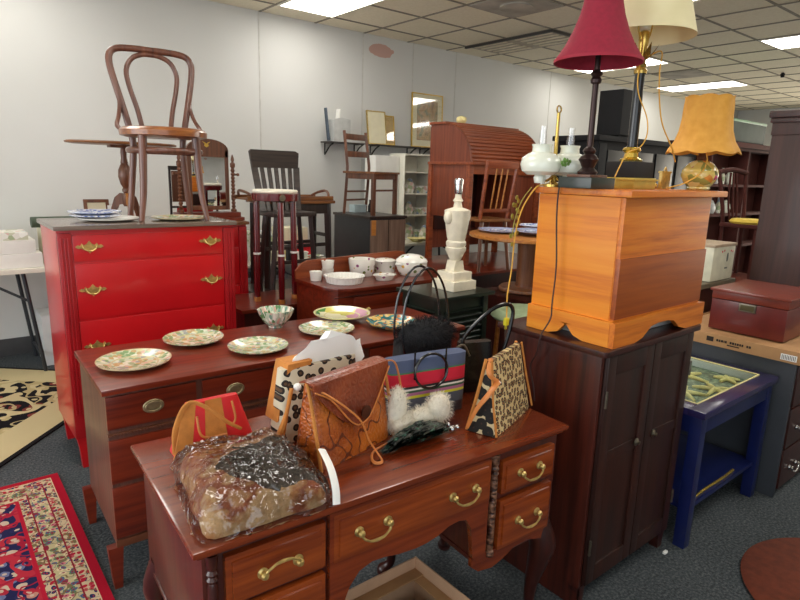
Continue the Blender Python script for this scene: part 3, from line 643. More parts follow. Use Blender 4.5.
# ------------------------------------------------------------------ small tripod pedestal table beyond
R = thing('pedestal_table', 'small tripod pedestal table with oval top beyond the bentwood chair', 'table', (1.10, 4.34, 1.176))
a = MB(); a.lathe([(0, .525), (.335, .525), (.35, .518), (.345, .509), (.31, .505), (0, .503)], n=48, sc=(1, .62)); a.build('tabletop', 'brnx', R)
MB().box(-.09, .09, -.05, .05, .488, .505, .004).build('top_block', 'brn', R)
MB().lathe([(0, .49), (.016, .49), (.020, .46), (.018, .42), (.024, .39), (.022, .385), (.040, .345), (.044, .30), (.032, .25), (.018, .225), (.024, .215), (.024, .20), (.016, .19), (.026, .18), (.028, .12), (.018, .10), (0, .10)], n=20).build('column', 'brn', R)
for k in range(3):
    t = PI/2+k*2*PI/3+PI; c, s = math.cos(t), math.sin(t)
    a = MB(); a.prism([(0, .185), (.04, .19), (.075, .16), (.10, .09), (.118, .0), (.095, 0), (.075, .06), (.05, .11), (0, .12)], -.012, .012, 'y', mt=RZ(t)); a.build('leg', 'oak' if k == 0 else 'brn', R)
def pframe(name, label, loc, w, h, rot, fm, pic, group=None, t=.012, mat_w=0, glass=False):
    R = thing(name, label, 'picture', loc, 0, group, rot=rot)
    a = MB().box(-w/2, w/2, -.012, .006, 0, t, .002).box(-w/2, w/2, -.012, .006, h-t, h, .002).box(-w/2, -w/2+t, -.012, .006, t, h-t, .002).box(w/2-t, w/2, -.012, .006, t, h-t, .002)
    a.build('frame', fm, R)
    MB().box(-w/2+t*.8, w/2-t*.8, -.006, .002, t*.8, h-t*.8, 0).build('mount' if mat_w else 'picture', 'cream' if mat_w else pic, R)
    if mat_w: MB().box(-w/2+t+mat_w, w/2-t-mat_w, -.008, -.005, t+mat_w, h-t-mat_w, 0).build('picture', pic, R)
    if glass: MB().box(-w/2+t*.8, w/2-t*.8, -.0115, -.0095, t*.8, h-t*.8, 0).build('glass', 'fglass', R)
    return R
pframe('picture_frame', 'small brown picture frame leaning beside the tripod pedestal table', (.945, 4.50, 1.176), .16, .14, (math.radians(-10), 0, 0), 'brn', 'cream', t=.022)
tag(MB().box(-.03, .03, -.003, .003, 0, .10, .001).build('card', 'paper', loc=(1.035, 4.47, 1.176)), 'white price card standing below the tripod pedestal table', 'card')

# ------------------------------------------------------------------ folding tables along the wall
def folding_table(label, x0, x1, g='white folding tables along the wall', k=1):
    R = thing('folding_table', label, 'table', ((x0+x1)/2, 5.20, 0), 0, g); R.scale = (1, 1, k); w = (x1-x0)/2
    MB().box(-w, w, -.27, .30, .765, .80, .008).build('tabletop', 'wplas', R)
    for s in (-1, 1):
        MB().tube([(s*(w-.28), -.22, .77), (s*(w-.20), -.24, .0)], .014, 8).build('leg', 'steel', R)
        MB().tube([(s*(w-.28), .22, .77), (s*(w-.20), .24, .0)], .014, 8).build('leg', 'steel', R)
        MB().tube([(s*(w-.26), -.2, .55), (s*(w-.50), -.12, .70), (s*(w-.62), -.1, .76)], .010, 8).build('brace', 'steel', R)
        MB().tube([(s*(w-.21), -.23, .12), (s*(w-.21), .23, .12)], .010, 8).build('crossbar', 'steel', R)
folding_table('white folding table against the wall at the far left', -1.0, .80)
folding_table('white folding table with clutter behind the red bar stool', 1.45, 3.12, k=.875)
folding_table('white folding table of trinkets beside the white shelf unit', 3.75, 5.30)
g = 'white boxes on the left folding table'
def bx(name, label, cat, x0, x1, y0, y1, z0, z1, mat, g=None, b=.006):
    cx, cy = (x0+x1)/2, (y0+y1)/2
    a = MB().box(x0-cx, x1-cx, y0-cy, y1-cy, 0, z1-z0, b); return tag(a.build(name, mat, loc=(cx, cy, z0)), label, cat, g)
TZ = .801
bx('storage_box', 'lower white flat box on the left folding table', 'box', .05, .655, 4.97, 5.3, TZ, .905, 'wht2', g)
bx('storage_box', 'upper white flat box stacked on the lower one at the left edge', 'box', .10, .62, 4.98, 5.28, .906, 1.0, 'wht2', g)
bx('flower_tray', 'white tray of small flowered china on top of the white boxes', 'tray', .12, .58, 5.0, 5.26, 1.001, 1.055, 'clut')
bx('storage_box', 'cream cardboard carton beside the white boxes, next to the red chest', 'box', .67, .90, 5.0, 5.25, TZ, 1.075, 'cream', g)
a = MB(); a.prism([(.07*math.cos(t)*.7, .04+.04*math.sin(t)) for t in [PI*i/10 for i in range(20)]], -.10, .30, 'x')
tag(a.build('bolster', 'grn', loc=(.72, 5.12, 1.076)), 'dark green rounded cushion on the cream carton', 'cushion')
bx('plastic_bin', 'cloudy plastic bin of papers on the floor under the left folding table', 'bin', .62, .86, 5.1, 5.4, .001, .40, 'plexi')
# clutter on the middle and right tables : individual little things
rnd = random.Random(3)
kinds = [('china_jar', 'white flowered china jar', 'jar'), ('folded_linen', 'folded pale linen', 'linen'), ('trinket_box', 'pale trinket box', 'box'), ('glass_bottle', 'small dark bottle', 'bottle'), ('china_dish', 'pale china dish', 'dish')]
def small(kind, x, y, z, s, mat):
    a = MB()
    if kind == 'china_jar': a.lathe([(0, 0), (.04, 0), (.055, .05), (.045, .10), (.03, .115), (.035, .12), (.02, .14), (0, .15)], n=16)
    elif kind == 'folded_linen':
        for k in range(4): a.box(-.10, .10+.01*(k % 2), -.07, .07, k*.018, k*.018+.017, .006)
    elif kind == 'trinket_box': a.box(-.07, .07, -.05, .05, 0, .06, .004).box(-.074, .074, -.054, .054, .06, .075, .004)
    elif kind == 'glass_bottle': a.lathe([(0, 0), (.028, 0), (.03, .09), (.012, .13), (.012, .17), (.015, .175), (0, .176)], n=14)
    else: a.lathe([(0, 0), (.04, 0), (.09, .03), (.095, .035), (.085, .034), (.04, .01), (0, .01)], n=20)
    o = a.build(kind, mat, loc=(x, y, z)); o.scale = (s, s, s); return o
spots = [(3.0, 5.02, 'china_dish', .8, 'clut', 'on the middle folding table next to the brown-fronted cabinet'), (1.92, 5.28, 'china_jar', 2.2, 'wht2', 'largest one near the left end of the middle folding table'), (1.72, 5.05, 'folded_linen', 1.5, 'cream', 'between the red stool and the second red chest'), (2.03, 5.02, 'china_jar', 1.4, 'clut', 'left of the dark bar chair legs'), (2.25, 5.02, 'glass_bottle', 1.6, 'wht2', 'seen through the dark bar chair legs'),
 (2.47, 5.08, 'folded_linen', 1.2, 'cream', 'behind the right leg of the red stool'), (2.68, 5.14, 'trinket_box', .9, 'star', 'under the wooden tray'), (2.68, 4.98, 'glass_bottle', 1.1, 'blkm', 'under the dark side table apron'), (2.84, 5.12, 'folded_linen', .9, 'wht2', 'right of the dark bottle under the dark side table'),
 (2.95, 5.2, 'trinket_box', 1.6, 'redleath', 'beside the black side of the brown-fronted cabinet'), (4.3, 5.0, 'china_dish', 1.2, 'star', 'in front of the lowest bay of the white shelf unit'), (4.45, 5.05, 'china_jar', 1.2, 'clut', 'beside the lower left leg of the rolltop desk'),
 (4.82, 5.0, 'trinket_box', 1.5, 'clut', 'between the rolltop desk legs'), (4.96, 5.14, 'china_jar', 1.4, 'clut', 'between the rolltop desk legs, right one'), (5.14, 5.0, 'china_dish', 1.3, 'wht2', 'between the rolltop desk legs beside the alabaster lamp')]
for (x, y, k, s, mt, where) in spots:
    o = small(k, x, y, .801 if x > 3.2 else .701, s, mt); lb = [q for q in kinds if q[0] == k][0]
    col = {'cream': 'cream', 'clut': 'flowered', 'wht2': 'white', 'star': 'tan', 'blkm': 'black', 'redleath': 'red'}[mt]
    tag(o, '%s %s %s' % (col, k.replace('_', ' ') if k != 'glass_bottle' else 'bottle', where), lb[2], 'trinkets on the folding tables')
bx('storage_box', 'tall white box at the back of the middle folding table seen through the bar chair', 'box', 2.10, 2.36, 5.28, 5.5, .701, 1.0, 'wht2')
bx('storage_box', 'pale flowered box against the wall right of the red stool leg', 'box', 2.44, 2.66, 5.28, 5.5, .701, .95, 'clut')
bx('storage_box', 'cream box against the wall behind the tall dark side table', 'box', 2.76, 3.06, 5.28, 5.5, .701, .98, 'cream')
bx('carton', 'grey carton on the floor under the middle folding table', 'box', 2.10, 2.7, 5.05, 5.35, .001, .56, plain('grey_carton', '9a9ea2', .7))

# ------------------------------------------------------------------ wall shelves, frames, picture
g = 'small dark wall shelves'
def wshelf(label, x0, x1, z=1.853):
    R = thing('wall_shelf', label, 'shelf', ((x0+x1)/2, WALLY-.01, z), 0, g); w = (x1-x0)/2
    MB().box(-w, w, -.20, 0, -.012, 0, .003).build('board', 'blkw', R)
    for s in (-1, 1):
        MB().tube([(s*(w-.05), -.005, -.13), (s*(w-.05), -.02, -.12), (s*(w-.05), -.10, -.05), (s*(w-.05), -.17, -.018)], .008, 8, sub=3).tube([(s*(w-.05), -.005, -.13), (s*(w-.05), -.005, -.012)], .008, 8).tube([(s*(w-.05), -.005, -.014), (s*(w-.05), -.18, -.014)], .006, 8).build('bracket', 'blk', R)
wshelf('dark wall shelf holding the grey magazine files', 3.38, 3.86)
wshelf('dark wall shelf holding two narrow framed prints', 3.98, 4.62)
wshelf('dark wall shelf below the gold-framed picture, partly behind the rolltop desk', 4.72, 5.25)
R = thing('magazine_file', 'grey plastic file box of papers on the left wall shelf', 'file box', (3.53, 5.44, 1.854))
MB().prism([(-.10, 0), (.11, 0), (.11, .23), (.0, .245), (-.10, .22)], -.06, .06, 'y').build('file_box', plain('grey_file', 'b4b5b2', .5), R)
MB().box(-.13, -.115, -.02, .02, .02, .35, .002, mt=Matrix.Rotation(-.12, 4, 'Y')).build('paper_roll', 'greyf', R)
MB().box(-.05, -.035, -.03, .03, .1, .33, .002, mt=Matrix.Rotation(.12, 4, 'Y')).build('paper_roll', 'wht2', R)
pframe('picture_frame', 'taller narrow thin-framed document on the wall shelf', (4.06, 5.46, 1.854), .26, .365, (math.radians(-8), 0, 0), 'brassold', 'cream', 'framed prints on the wall shelf')
pframe('picture_frame', 'shorter gilt-framed picture on the wall shelf, right of the document', (4.25, 5.50, 1.854), .17, .33, (math.radians(-6), 0, 0), 'gold', plain('ochre_print', 'c8a868', .3), 'framed prints on the wall shelf', glass=True)
pframe('framed_picture', 'large gold-framed floral picture hung on the wall left of rolltop desk', (4.86, WALLY-.03, 1.86), .49, .62, (math.radians(-1.5), 0, 0), 'gold', 'print', mat_w=.07, glass=True)

# ------------------------------------------------------------------ white shelf unit
R = thing('shelf_unit', 'white plastic open shelf unit standing against the wall by the rolltop desk', 'shelf', (4.42, 5.28, .801))
a = MB().box(-.21, -.20, -.13, .15, 0, .96, .003).box(.20, .21, -.13, .15, 0, .96, .003).box(-.2, .2, .14, .15, 0, .96, .002); a.build('frame', 'wplas', R)
for k, z in enumerate((.0, .27, .51, .75, .945)): MB().box(-.20, .20, -.13, .14, z, z+.018, .003).build('shelf', 'wplas', R)
MB().box(-.55, -.22, -.05, .15, 0, .93, .006).build('side_cabinet', 'wht2', R)
for k, (z, s) in enumerate(((.289, 1.0), (.529, 1.1), (.019, 1.2))):
    o = small('china_jar', 4.36, 5.24, .801+z, s, 'clut'); tag(o, 'flowered jar on the %s shelf of the white shelf unit' % ('second lowest', 'middle', 'lowest')[k], 'jar')
    o = small('trinket_box', 4.53, 5.24, .801+z, s, 'clut'); tag(o, 'pale trinket box on the %s shelf of the white shelf unit' % ('second lowest', 'middle', 'lowest')[k], 'box')

# ------------------------------------------------------------------ brown-fronted cabinet with chair on top
R = thing('cabinet', 'low cabinet with charcoal side and weathered brown doors under the child chair', 'cabinet', (3.39, 4.67, 0))
MB().box(-.21, .21, -.30, .30, .05, 1.13, .004).build('carcass', 'charc', R)
MB().box(-.22, .22, -.315, .31, 1.13, 1.155, .004).build('top', 'blkw', R)
for s in (-1, 1): MB().box(s*.105-.10, s*.105+.10, -.312, -.299, .08, 1.12, .004).build('door', 'grayw', R)
MB().box(-.20, -.15, -.318, -.311, .98, 1.12, .002).build('orange_tag', 'oak', R, label='orange wooden patch')
MB().box(-.2, .2, -.28, .28, 0, .05, .003).build('plinth', 'blkw', R)
def ladder_chair(loc, rz):
    R = thing('ladder_back_chair', 'small brown ladder-back chair standing on the brown-fronted cabinet', 'chair', loc, rz)
    sz = .40
    MB().box(-.20, .20, -.19, .19, sz-.02, sz, .006).build('seat', 'brnx', R)
    MB().box(-.18, .18, -.17, -.155, sz-.07, sz-.02, .003).box(-.18, .18, .155, .17, sz-.07, sz-.02, .003).box(-.18, -.165, -.16, .16, sz-.07, sz-.02, .003).box(.165, .18, -.16, .16, sz-.07, sz-.02, .003).build('seat_frame', 'brn', R)
    for sx in (-1, 1):
        MB().box(sx*.17-.018, sx*.17+.018, -.175, -.14, 0, sz-.02, .004).build('leg', 'brn', R)
        MB().tube([(sx*.165, .20, 0), (sx*.165, .165, .38), (sx*.165, .17, .5), (sx*.16, .21, .77)], .018, 4, sub=3).build('leg', 'brn', R)
    for z, y in ((.53, .165), (.69, .195)): MB().box(-.16, .16, y-.008, y+.008, z, z+.055, .004).build('back_rail', 'brn', R)
    for z in (.12, .2): MB().box(-.155, .155, .165, .18, z, z+.018, .003).build('stretcher', 'brn', R)
    MB().box(-.155, .155, -.165, -.15, .22, .238, .003).build('stretcher', 'brn', R)
    return R
ladder_chair((3.38, 4.63, 1.156), math.radians(16))
tag(small('glass_bottle', 3.52, 4.84, 1.156, .7, 'blkm'), 'tiny dark bottle on the brown-fronted cabinet near the chair legs', 'bottle')
tag(small('trinket_box', 3.40, 4.88, 1.156, 1.0, plain('pale_blue_tin', 'b8ccd0', .4)), 'pale blue tin behind the ladder-back chair legs', 'tin')

# ------------------------------------------------------------------ dark bar chair, side table with tray, red stool
R = thing('low_table', 'low brown table behind the sideboard carrying the cherry bar stool', 'table', (1.84, 3.68, 0))
MB().box(-.31, .42, -.20, .30, .635, .659, .005).build('tabletop', 'mah', R)
MB().box(-.28, .39, -.17, .27, .10, .636, .004).build('apron', 'mahdk', R)
for sx in (-.27, .38):
    for sy in (-.16, .26): MB().box(sx-.02, sx+.02, sy-.02, sy+.02, 0, .11, .004).build('leg', 'mahdk', R)
R = thing('bar_stool', 'cherry red bar stool with cream cushion and white rings on its legs', 'stool', (1.87, 3.66, .66))
MB().lathe([(0, .685), (.14, .685), (.155, .69), (.158, .735), (.15, .74), (0, .74)], n=40).build('seat', 'cherry', R)
MB().lathe([(0, .741), (.148, .741), (.152, .75), (.145, .76), (0, .764)], n=40).build('cushion', plain('cream_cushion', 'efe9d6', .6), R)
MB().lathe([(0, 0), (.022, 0), (.022, .003), (0, .004)], n=20, mt=T(-.03, -.158, .712) @ Matrix.Rotation(PI/2, 4, 'X')).build('medallion', 'pewter', R)
for k in range(3):
    t_ = math.radians((192, 285, 100)[k]); x0, y0 = .125*math.sin(t_), .125*math.cos(t_)
    MB().tube([(x0, y0, .68), (x0*1.02, y0*1.02, .36), (x0*1.04, y0*1.04, .30), (x0*1.06, y0*1.06, 0)], [.022, .021, .023, .020], 12).build('leg', 'cherry', R)
    MB().tube([(x0*1.03, y0*1.03, .325), (x0*1.03, y0*1.03, .338)], .0255, 14).build('leg_ring', 'wht2', R)
    MB().tube([(x0*1.06, y0*1.06, .0), (x0*1.06, y0*1.06, .03)], .024, 14).build('foot', 'oak', R)

def dark_table(loc, w, d, h, name, label, cat, mat='blkw', taper=.9):
    R = thing(name, label, cat, loc)
    MB().box(-w, w, -d, d, h-.025, h, .008).build('tabletop', 'brnx', R)
    MB().box(-w+.03, w-.03, -d+.03, d-.03, h-.11, h-.024, .004).build('apron', mat, R)
    for sx in (-1, 1):
        for sy in (-1, 1): MB().tube([(sx*(w-.05), sy*(d-.05), h-.03), (sx*(w-.035), sy*(d-.04), 0)], [.036, .026], 4).build('leg', mat, R)
    for sy in (-1, 1): MB().box(-w+.05, w-.05, sy*(d-.05)-.012, sy*(d-.05)+.012, .45*h, .45*h+.03, .004).build('stretcher', mat, R)
    for sx in (-1, 1): MB().box(sx*(w-.05)-.012, sx*(w-.05)+.012, -d+.05, d-.05, .56*h, .56*h+.03, .004).build('stretcher', mat, R)
    return R
R = thing('blanket_box', 'black low chest behind the cherry stool with dark tables standing on it', 'chest', (2.38, 4.30, 0))
MB().box(-.40, .42, -.28, .33, .04, .58, .006).build('body', 'blkm', R)
MB().box(-.42, .44, -.30, .35, .58, .60, .008).build('lid', 'blkx', R)
MB().box(-.38, .40, -.26, .26, 0, .04, .004).build('plinth', 'blkm', R)
dark_table((2.42, 4.45, .602), .33, .17, .705, 'side_table', 'dark brown tall side table carrying the wooden tray', 'table')
R = thing('serving_tray', 'wooden tray with curled handles on the tall dark side table', 'tray', (2.36, 4.45, 1.308))
MB().box(-.36, .34, -.15, .15, 0, .014, .004).build('tray_base', 'brnx', R)
MB().box(-.40, .38, -.155, -.14, .0, .035, .005).box(-.40, .38, .14, .155, .0, .035, .005).build('rim', 'brnx', R)
for s in (-1, 1): MB().tube([(s*.34, -.14, .03), (s*.37, -.08, .06), (s*.39, 0, .075), (s*.37, .08, .06), (s*.34, .14, .03)], .011, 8, sub=3).build('handle', 'brn', R)
R = thing('slat_back_bar_chair', 'tall black-brown bar chair with wide slatted back behind the cherry stool', 'chair', (2.21, 4.12, .602), math.radians(2))
MB().box(-.19, .19, -.12, .12, .60, .635, .012).build('seat', 'blkw', R)
for sx in (-1, 1):
    for sy in (-1, 1): MB().tube([(sx*.15, sy*.085, .60), (sx*.20, sy*.095, 0)], [.020, .025], 4).build('leg', 'blkw', R)
MB().box(-.175, .175, -.115, -.10, .24, .27, .004).box(-.175, .175, .10, .115, .32, .35, .004).build('stretcher', 'blkw', R)
yb = lambda z: .10+(z-.62)*.18
a = MB(); a.prism([(-.205, .96), (.195, .96), (.202, 1.08), (.17, 1.095), (-.21, 1.095), (-.225, 1.08)], .165, .19, 'y'); a.build('top_rail', 'blkx', R)
for k in range(7):
    t = -1+k/3; wd = .024 if k in (0, 6) else .014
    xb, xt = t*.155, t*.185
    a = MB(); a.poly([(xb-wd, .095, .62), (xb+wd, .095, .62), (xt+wd, .168, .97), (xt-wd, .168, .97), (xb-wd, .115, .62), (xb+wd, .115, .62), (xt+wd, .186, .97), (xt-wd, .186, .97)],
        [(0, 1, 2, 3), (4, 7, 6, 5), (0, 4, 5, 1), (1, 5, 6, 2), (2, 6, 7, 3), (3, 7, 4, 0)]); a.build('slat', 'blkx', R)

# ------------------------------------------------------------------ buffet with white dishes
R = thing('buffet', 'mahogany washstand with a raised back board holding white kitchen china', 'buffet', (2.40, 3.18, 0))
ox, oy = 2.40, 3.18
x0, x1, y0, y1 = 1.88-ox, 2.86-ox, 2.93-oy, 3.42-oy
MB().prism([(x0, y1), (x0, y0+.14), (x0+.05, y0+.04), (x0+.13, y0), (x1, y0), (x1, y1)], .828, .85, 'z', b=.004).build('top', 'mah', R)
MB().prism([(x0+.015, y1), (x0+.015, y0+.14), (x0+.06, y0+.055), (x0+.14, y0+.02), (x1-.01, y0+.02), (x1-.01, y1)], .12, .829, 'z').build('carcass', 'mah', R)
MB().box(x0+.15, x1-.04, y0+.005, y0+.03, .63, .79, .006).build('drawer', 'mah', R)
MB().box(x0+.15, x1-.04, y0+.005, y0+.03, .40, .61, .006).build('drawer', 'mah', R)
for xx in (-.27, .27): MB().sphere((xx, y0-.006, .705), .016, seg=12).build('knob', 'brassold', R)
MB().box(x0+.01, x1-.01, y0+.012, y0+.025, .795, .80, .001).build('moulding', 'mahdk', R)
a = MB(); a.prism([(x0, .85), (x0+.0, .90), (x0+.04, .945), (x0+.09, .965), (x1-.12, .985), (x1-.06, .975), (x1-.02, .93), (x1, .85)], y1-.02, y1, 'y'); a.build('back_board', 'roll', R)
for sx in (x0+.05, x1-.05):
    for sy in (y0+.09, y1-.04): MB().box(sx-.025, sx+.025, sy-.025, sy+.025, 0, .125, .004).build('leg', 'mahdk', R)
g = 'white kitchen china on the buffet'; ZB = .851
def pot(label, x, y, prof, mat='fchina', cat='dish', name='china_dish', n=40, sc=(1, 1), z=ZB, fl=0, nf=0):
    a = MB(); a.lathe(prof, n=n, sc=sc, flute=fl, nf=nf); return tag(a.build(name, mat, loc=(x, y, z)), label, cat, g)
def cup(r, h): return [(0, 0), (r*.82, 0), (r*.85, .004), (r, h), (r*.94, h), (r*.8, .012), (0, .01)]
pot('white ramekin with small flowers at the left end of the buffet', 1.96, 3.28, cup(.042, .06), name='ramekin')
pot('lower flowered ramekin of the stacked pair on the buffet', 2.10, 3.36, cup(.042, .055), name='ramekin')
pot('upper flowered ramekin of the stacked pair on the buffet', 2.10, 3.36, cup(.044, .055), name='ramekin', z=ZB+.056)
pot('white fluted quiche dish at the front of the buffet', 2.09, 3.14, [(0, 0), (.115, 0), (.128, .042), (.132, .044), (.121, .044), (.11, .01), (0, .008)], 'white', name='quiche_dish', fl=.015, nf=32, n=96)
pot('tall flowered white souffle dish left of the middle of the buffet', 2.34, 3.30, cup(.095, .115), name='souffle_dish')
pot('round lidded white flowered casserole behind the small lidded dish', 2.545, 3.305, [(0, 0), (.072, 0), (.078, .085), (.082, .09), (.06, .10), (0, .106)], name='casserole_dish')
pot('oval shallow flowered dish in front of the souffle dish', 2.37, 3.08, [(0, 0), (.06, 0), (.082, .032), (.088, .034), (.055, .03), (0, .028)], name='oval_dish', sc=(1, .75))
R = thing('soup_tureen', 'big round flowered white tureen with domed lid on the right of the buffet', 'tureen', (2.655, 3.14, ZB), 0, g)
R.scale = (1.17, 1.17, 1.2)
MB().lathe([(0, 0), (.065, 0), (.08, .02), (.096, .06), (.094, .082), (0, .082)], n=40).build('bowl', 'fchina', R)
MB().lathe([(.098, .082), (.09, .095), (.06, .115), (.02, .124), (0, .125)], n=40).build('lid', 'fchina', R)
for s in (-1, 1): MB().tube([(s*.088, -.02, .07), (s*.118, 0, .072), (s*.088, .02, .07)], .008, 8, sub=3).build('handle', 'white', R)

# ------------------------------------------------------------------ mahogany table at the back with rolltop desk etc.
R = thing('dining_table', 'mahogany table with deep apron under the rolltop desk', 'table', (4.15, 3.93, 0))
MB().box(-.87, .75, -.57, .40, .725, .75, .006).build('tabletop', 'mah', R)
MB().box(-.80, .70, -.52, .36, .60, .726, .004).build('apron', 'mahdk', R)
for sx in (-.77, .67):
    for sy in (-.49, .33): MB().tube([(sx, sy, .6), (sx, sy, 0)], [.04, .03], 10).build('leg', 'mahdk', R)
R = thing('rolltop_desk', 'brown rolltop desk with curved tambour on square legs', 'desk', (4.25, 3.96, .751))
W, D0, D1 = .47, -.26, .28
Zb, Zt = .91, 1.245
side = [(D1, Zb), (D1, Zt), (D1-.20, Zt)]+[(D1-.20-.33*math.sin(t), Zb+(Zt-Zb)*math.cos(t)) for t in [PI/2*i/12 for i in range(1, 12)]]+[(D0, Zb)]
for s in (-1, 1):
    a = MB(); a.prism(side, s*W-.012, s*W+.012, 'x'); a.build('side_panel', 'rollz', R)
    MB().box(s*W-.012, s*W+.012, D0+.02, D1-.02, .42, Zb-.02, .003).build('lower_side', 'rollz', R)
    for yy in (D0+.02, D1-.02): MB().box(s*W-.024, s*W+.024, yy-.024, yy+.024, 0, Zb-.02, .004).build('leg', 'roll', R)
MB().box(-W-.03, W+.03, D1-.22, D1+.01, Zt, Zt+.022, .005).build('top', 'roll', R)
MB().box(-W-.03, W+.03, D0-.02, D1+.01, Zb-.022, Zb+.003, .006).build('writing_ledge', 'roll', R)
MB().box(-W, W, D1-.02, D1, .1, Zt, .002).build('back_panel', 'rollz', R)
a = MB(); n = 15
for k in range(n):
    t = PI/2*(k+.5)/n; a.tube([(-W+.014, D1-.20-.30*math.sin(t), Zb+(Zt-Zb-.01)*math.cos(t)), (W-.014, D1-.20-.30*math.sin(t), Zb+(Zt-Zb-.01)*math.cos(t))], .021, 8)
a.build('tambour', 'roll', R)
MB().box(-W+.02, W-.02, D0+.01, D0+.03, Zb-.10, Zb-.02, .003).build('drawer', 'roll', R)
MB().box(.12, W-.03, D0+.03, D1-.03, .28, Zb-.10, .004).build('drawer_pedestal', 'rollz', R)
MB().box(-W+.03, .12, D1-.05, D1-.03, .28, Zb-.1, .002).build('modesty_panel', 'mahdk', R)
R = thing('windsor_chair', 'brown spindle-back chair pushed in front of the rolltop desk', 'chair', (3.78, 3.50, .751), math.radians(-6))
MB().box(-.17, .17, -.13, .15, .42, .445, .012).build('seat', 'brnx', R)
for sx in (-1, 1):
    MB().tube([(sx*.13, .12, .42), (sx*.17, .16, 0)], [.018, .015], 8).build('leg', 'brn', R); MB().tube([(sx*.13, -.10, .42), (sx*.17, -.14, 0)], [.018, .015], 8).build('leg', 'brn', R)
    MB().tube([(sx*.15, -.10, .44), (sx*.165, -.18, .92)], .017, 6).build('back_post', 'roll', R)
MB().box(-.165, .165, -.192, -.172, .86, .92, .006).build('crest_rail', 'roll', R)
MB().box(-.15, .15, -.125, -.105, .50, .53, .004).build('back_rail', 'roll', R)
for k in range(3): MB().tube([(-.06+.06*k, -.118, .52), (-.062+.062*k, -.178, .87)], .007, 6).build('spindle', 'oak', R)
tag(MB().lathe([(0, 0), (.03, 0), (.05, .03), (.045, .06), (.02, .07), (0, .075)], n=16).build('cream_ornament', 'star', loc=(4.05, 4.13, .751+Zt+.0225)), 'small cream ornament on top of the rolltop desk', 'ornament')

# ------------------------------------------------------------------ oak pedestal table with blue plates
R = thing('round_oak_table', 'round golden oak pedestal table with blue and white platters', 'table', (3.45, 2.75, .721))
RO = .44
R.scale = (1, 1, .56)
MB().lathe([(0, .755), (RO-.01, .755), (RO, .748), (RO, .715), (RO-.01, .705), (0, .705)], n=64).build('tabletop', 'oak', R)
MB().lathe([(0, .706), (.085, .706), (.08, .66), (.075, .12), (.08, .06), (0, .06)], n=24).build('column', 'oakz', R)
MB().lathe([(0, .06), (.19, .06), (.20, .045), (.20, .012), (.19, 0), (0, 0)], n=32).build('round_foot', 'oakz', R)
R = thing('trunk', 'dark trunk on the floor under the oak pedestal table', 'trunk', (3.45, 2.75, 0))
R.scale = (.9, .9, 2.4)
MB().box(-.32, .32, -.26, .26, .02, .25, .005).build('body', 'mahdk', R); MB().box(-.33, .33, -.27, .27, .251, .299, .008).build('lid', 'mahdk', R); MB().box(-.3, .3, -.24, .24, 0, .02, .002).build('plinth', 'blkm', R)
g = 'blue and white platters on the oak table'; zo = 1.145
def op(lab, x, y, z, r): plate('platter', lab, x, y, z, r, 'plblue', g, 'platter', deep=.02)
op('long blue and white platter at the left of the oak table', 3.35, 2.93, zo, .18)
op('blue and white platter at the front of the oak table, overlapping the left one', 3.43, 2.66, zo+.014, .19)
op('small blue and white platter at the back of the oak table', 3.66, 2.87, zo+.03, .13)

# ------------------------------------------------------------------ black louvred stand, alabaster lamp
R = thing('louvred_stand', 'black-green painted stand with louvred sides under the alabaster lamp', 'stand', (2.475, 2.60, 0))
ox, oy = 2.475, 2.60; x0, x1, y0, y1 = 2.27-ox, 2.68-ox, 2.42-oy, 2.76-oy
MB().box(x0-.03, x1+.03, y0-.03, y1+.03, .838, .86, .005).build('top', 'bgreen', R)
MB().box(x0+.02, x1-.02, y0+.02, y1-.02, .10, .838, .002).build('carcass', 'bgreen', R)
for sx in (x0, x1):
    for sy in (y0, y1): MB().box(sx-.0 if sx < 0 else sx-.04, sx+.04 if sx < 0 else sx, sy if sy < 0 else sy-.04, sy+.04 if sy < 0 else sy, 0, .838, .004).build('post', 'bgreen', R)
for nm in range(2):
    a = MB()
    for k in range(14):
        z = .75-k*.036
        if nm == 0: a.box(x0+.045, x1-.045, -.006, .006, -.014, .014, .002, mt=T(0, y0+.012, z) @ Matrix.Rotation(math.radians(35), 4, 'X'))
        else: a.box(-.006, .006, y0+.045, y1-.045, -.014, .014, .002, mt=T(x0+.012, 0, z) @ Matrix.Rotation(math.radians(-35), 4, 'Y'))
    a.build('louvre_panel', 'bgreen', R)
R = thing('alabaster_lamp', 'carved white alabaster urn lamp without shade on the louvred stand', 'lamp', (2.535, 2.58, .861))
R.scale = (.92, .92, .885)
sq = lambda a, s, z0, z1, b=.004: a.box(-s, s, -s, s, z0, z1, b)
a = MB(); sq(a, .105, 0, .065); sq(a, .082, .065, .125); a.prism([(-.05, .125), (.05, .125), (.034, .20), (-.034, .20)], -.04, .04, 'y'); a.build('plinth', 'alab', R)
a = MB(); a.lathe([(0, .20), (.034, .20), (.04, .21), (.055, .245), (.068, .27), (.068, .29), (.060, .295), (.066, .31), (.066, .33), (.056, .34), (.062, .36), (.072, .43), (.082, .50), (.085, .545), (.06, .555), (.03, .565), (.024, .60), (.034, .61), (.022, .63), (.02, .66), (0, .66)], n=28, flute=.03, nf=10)
a.sphere((-.082, 0, .50), .03, (1, 1, 1.6)); a.sphere((.082, 0, .50), .03, (1, 1, 1.6)); a.build('urn_body', 'alab', R)
MB().lathe([(0, .655), (.024, .655), (.026, .665), (.026, .72), (.03, .722), (.03, .75), (.022, .76), (0, .76)], n=20).build('bulb_socket', 'chrome', R)

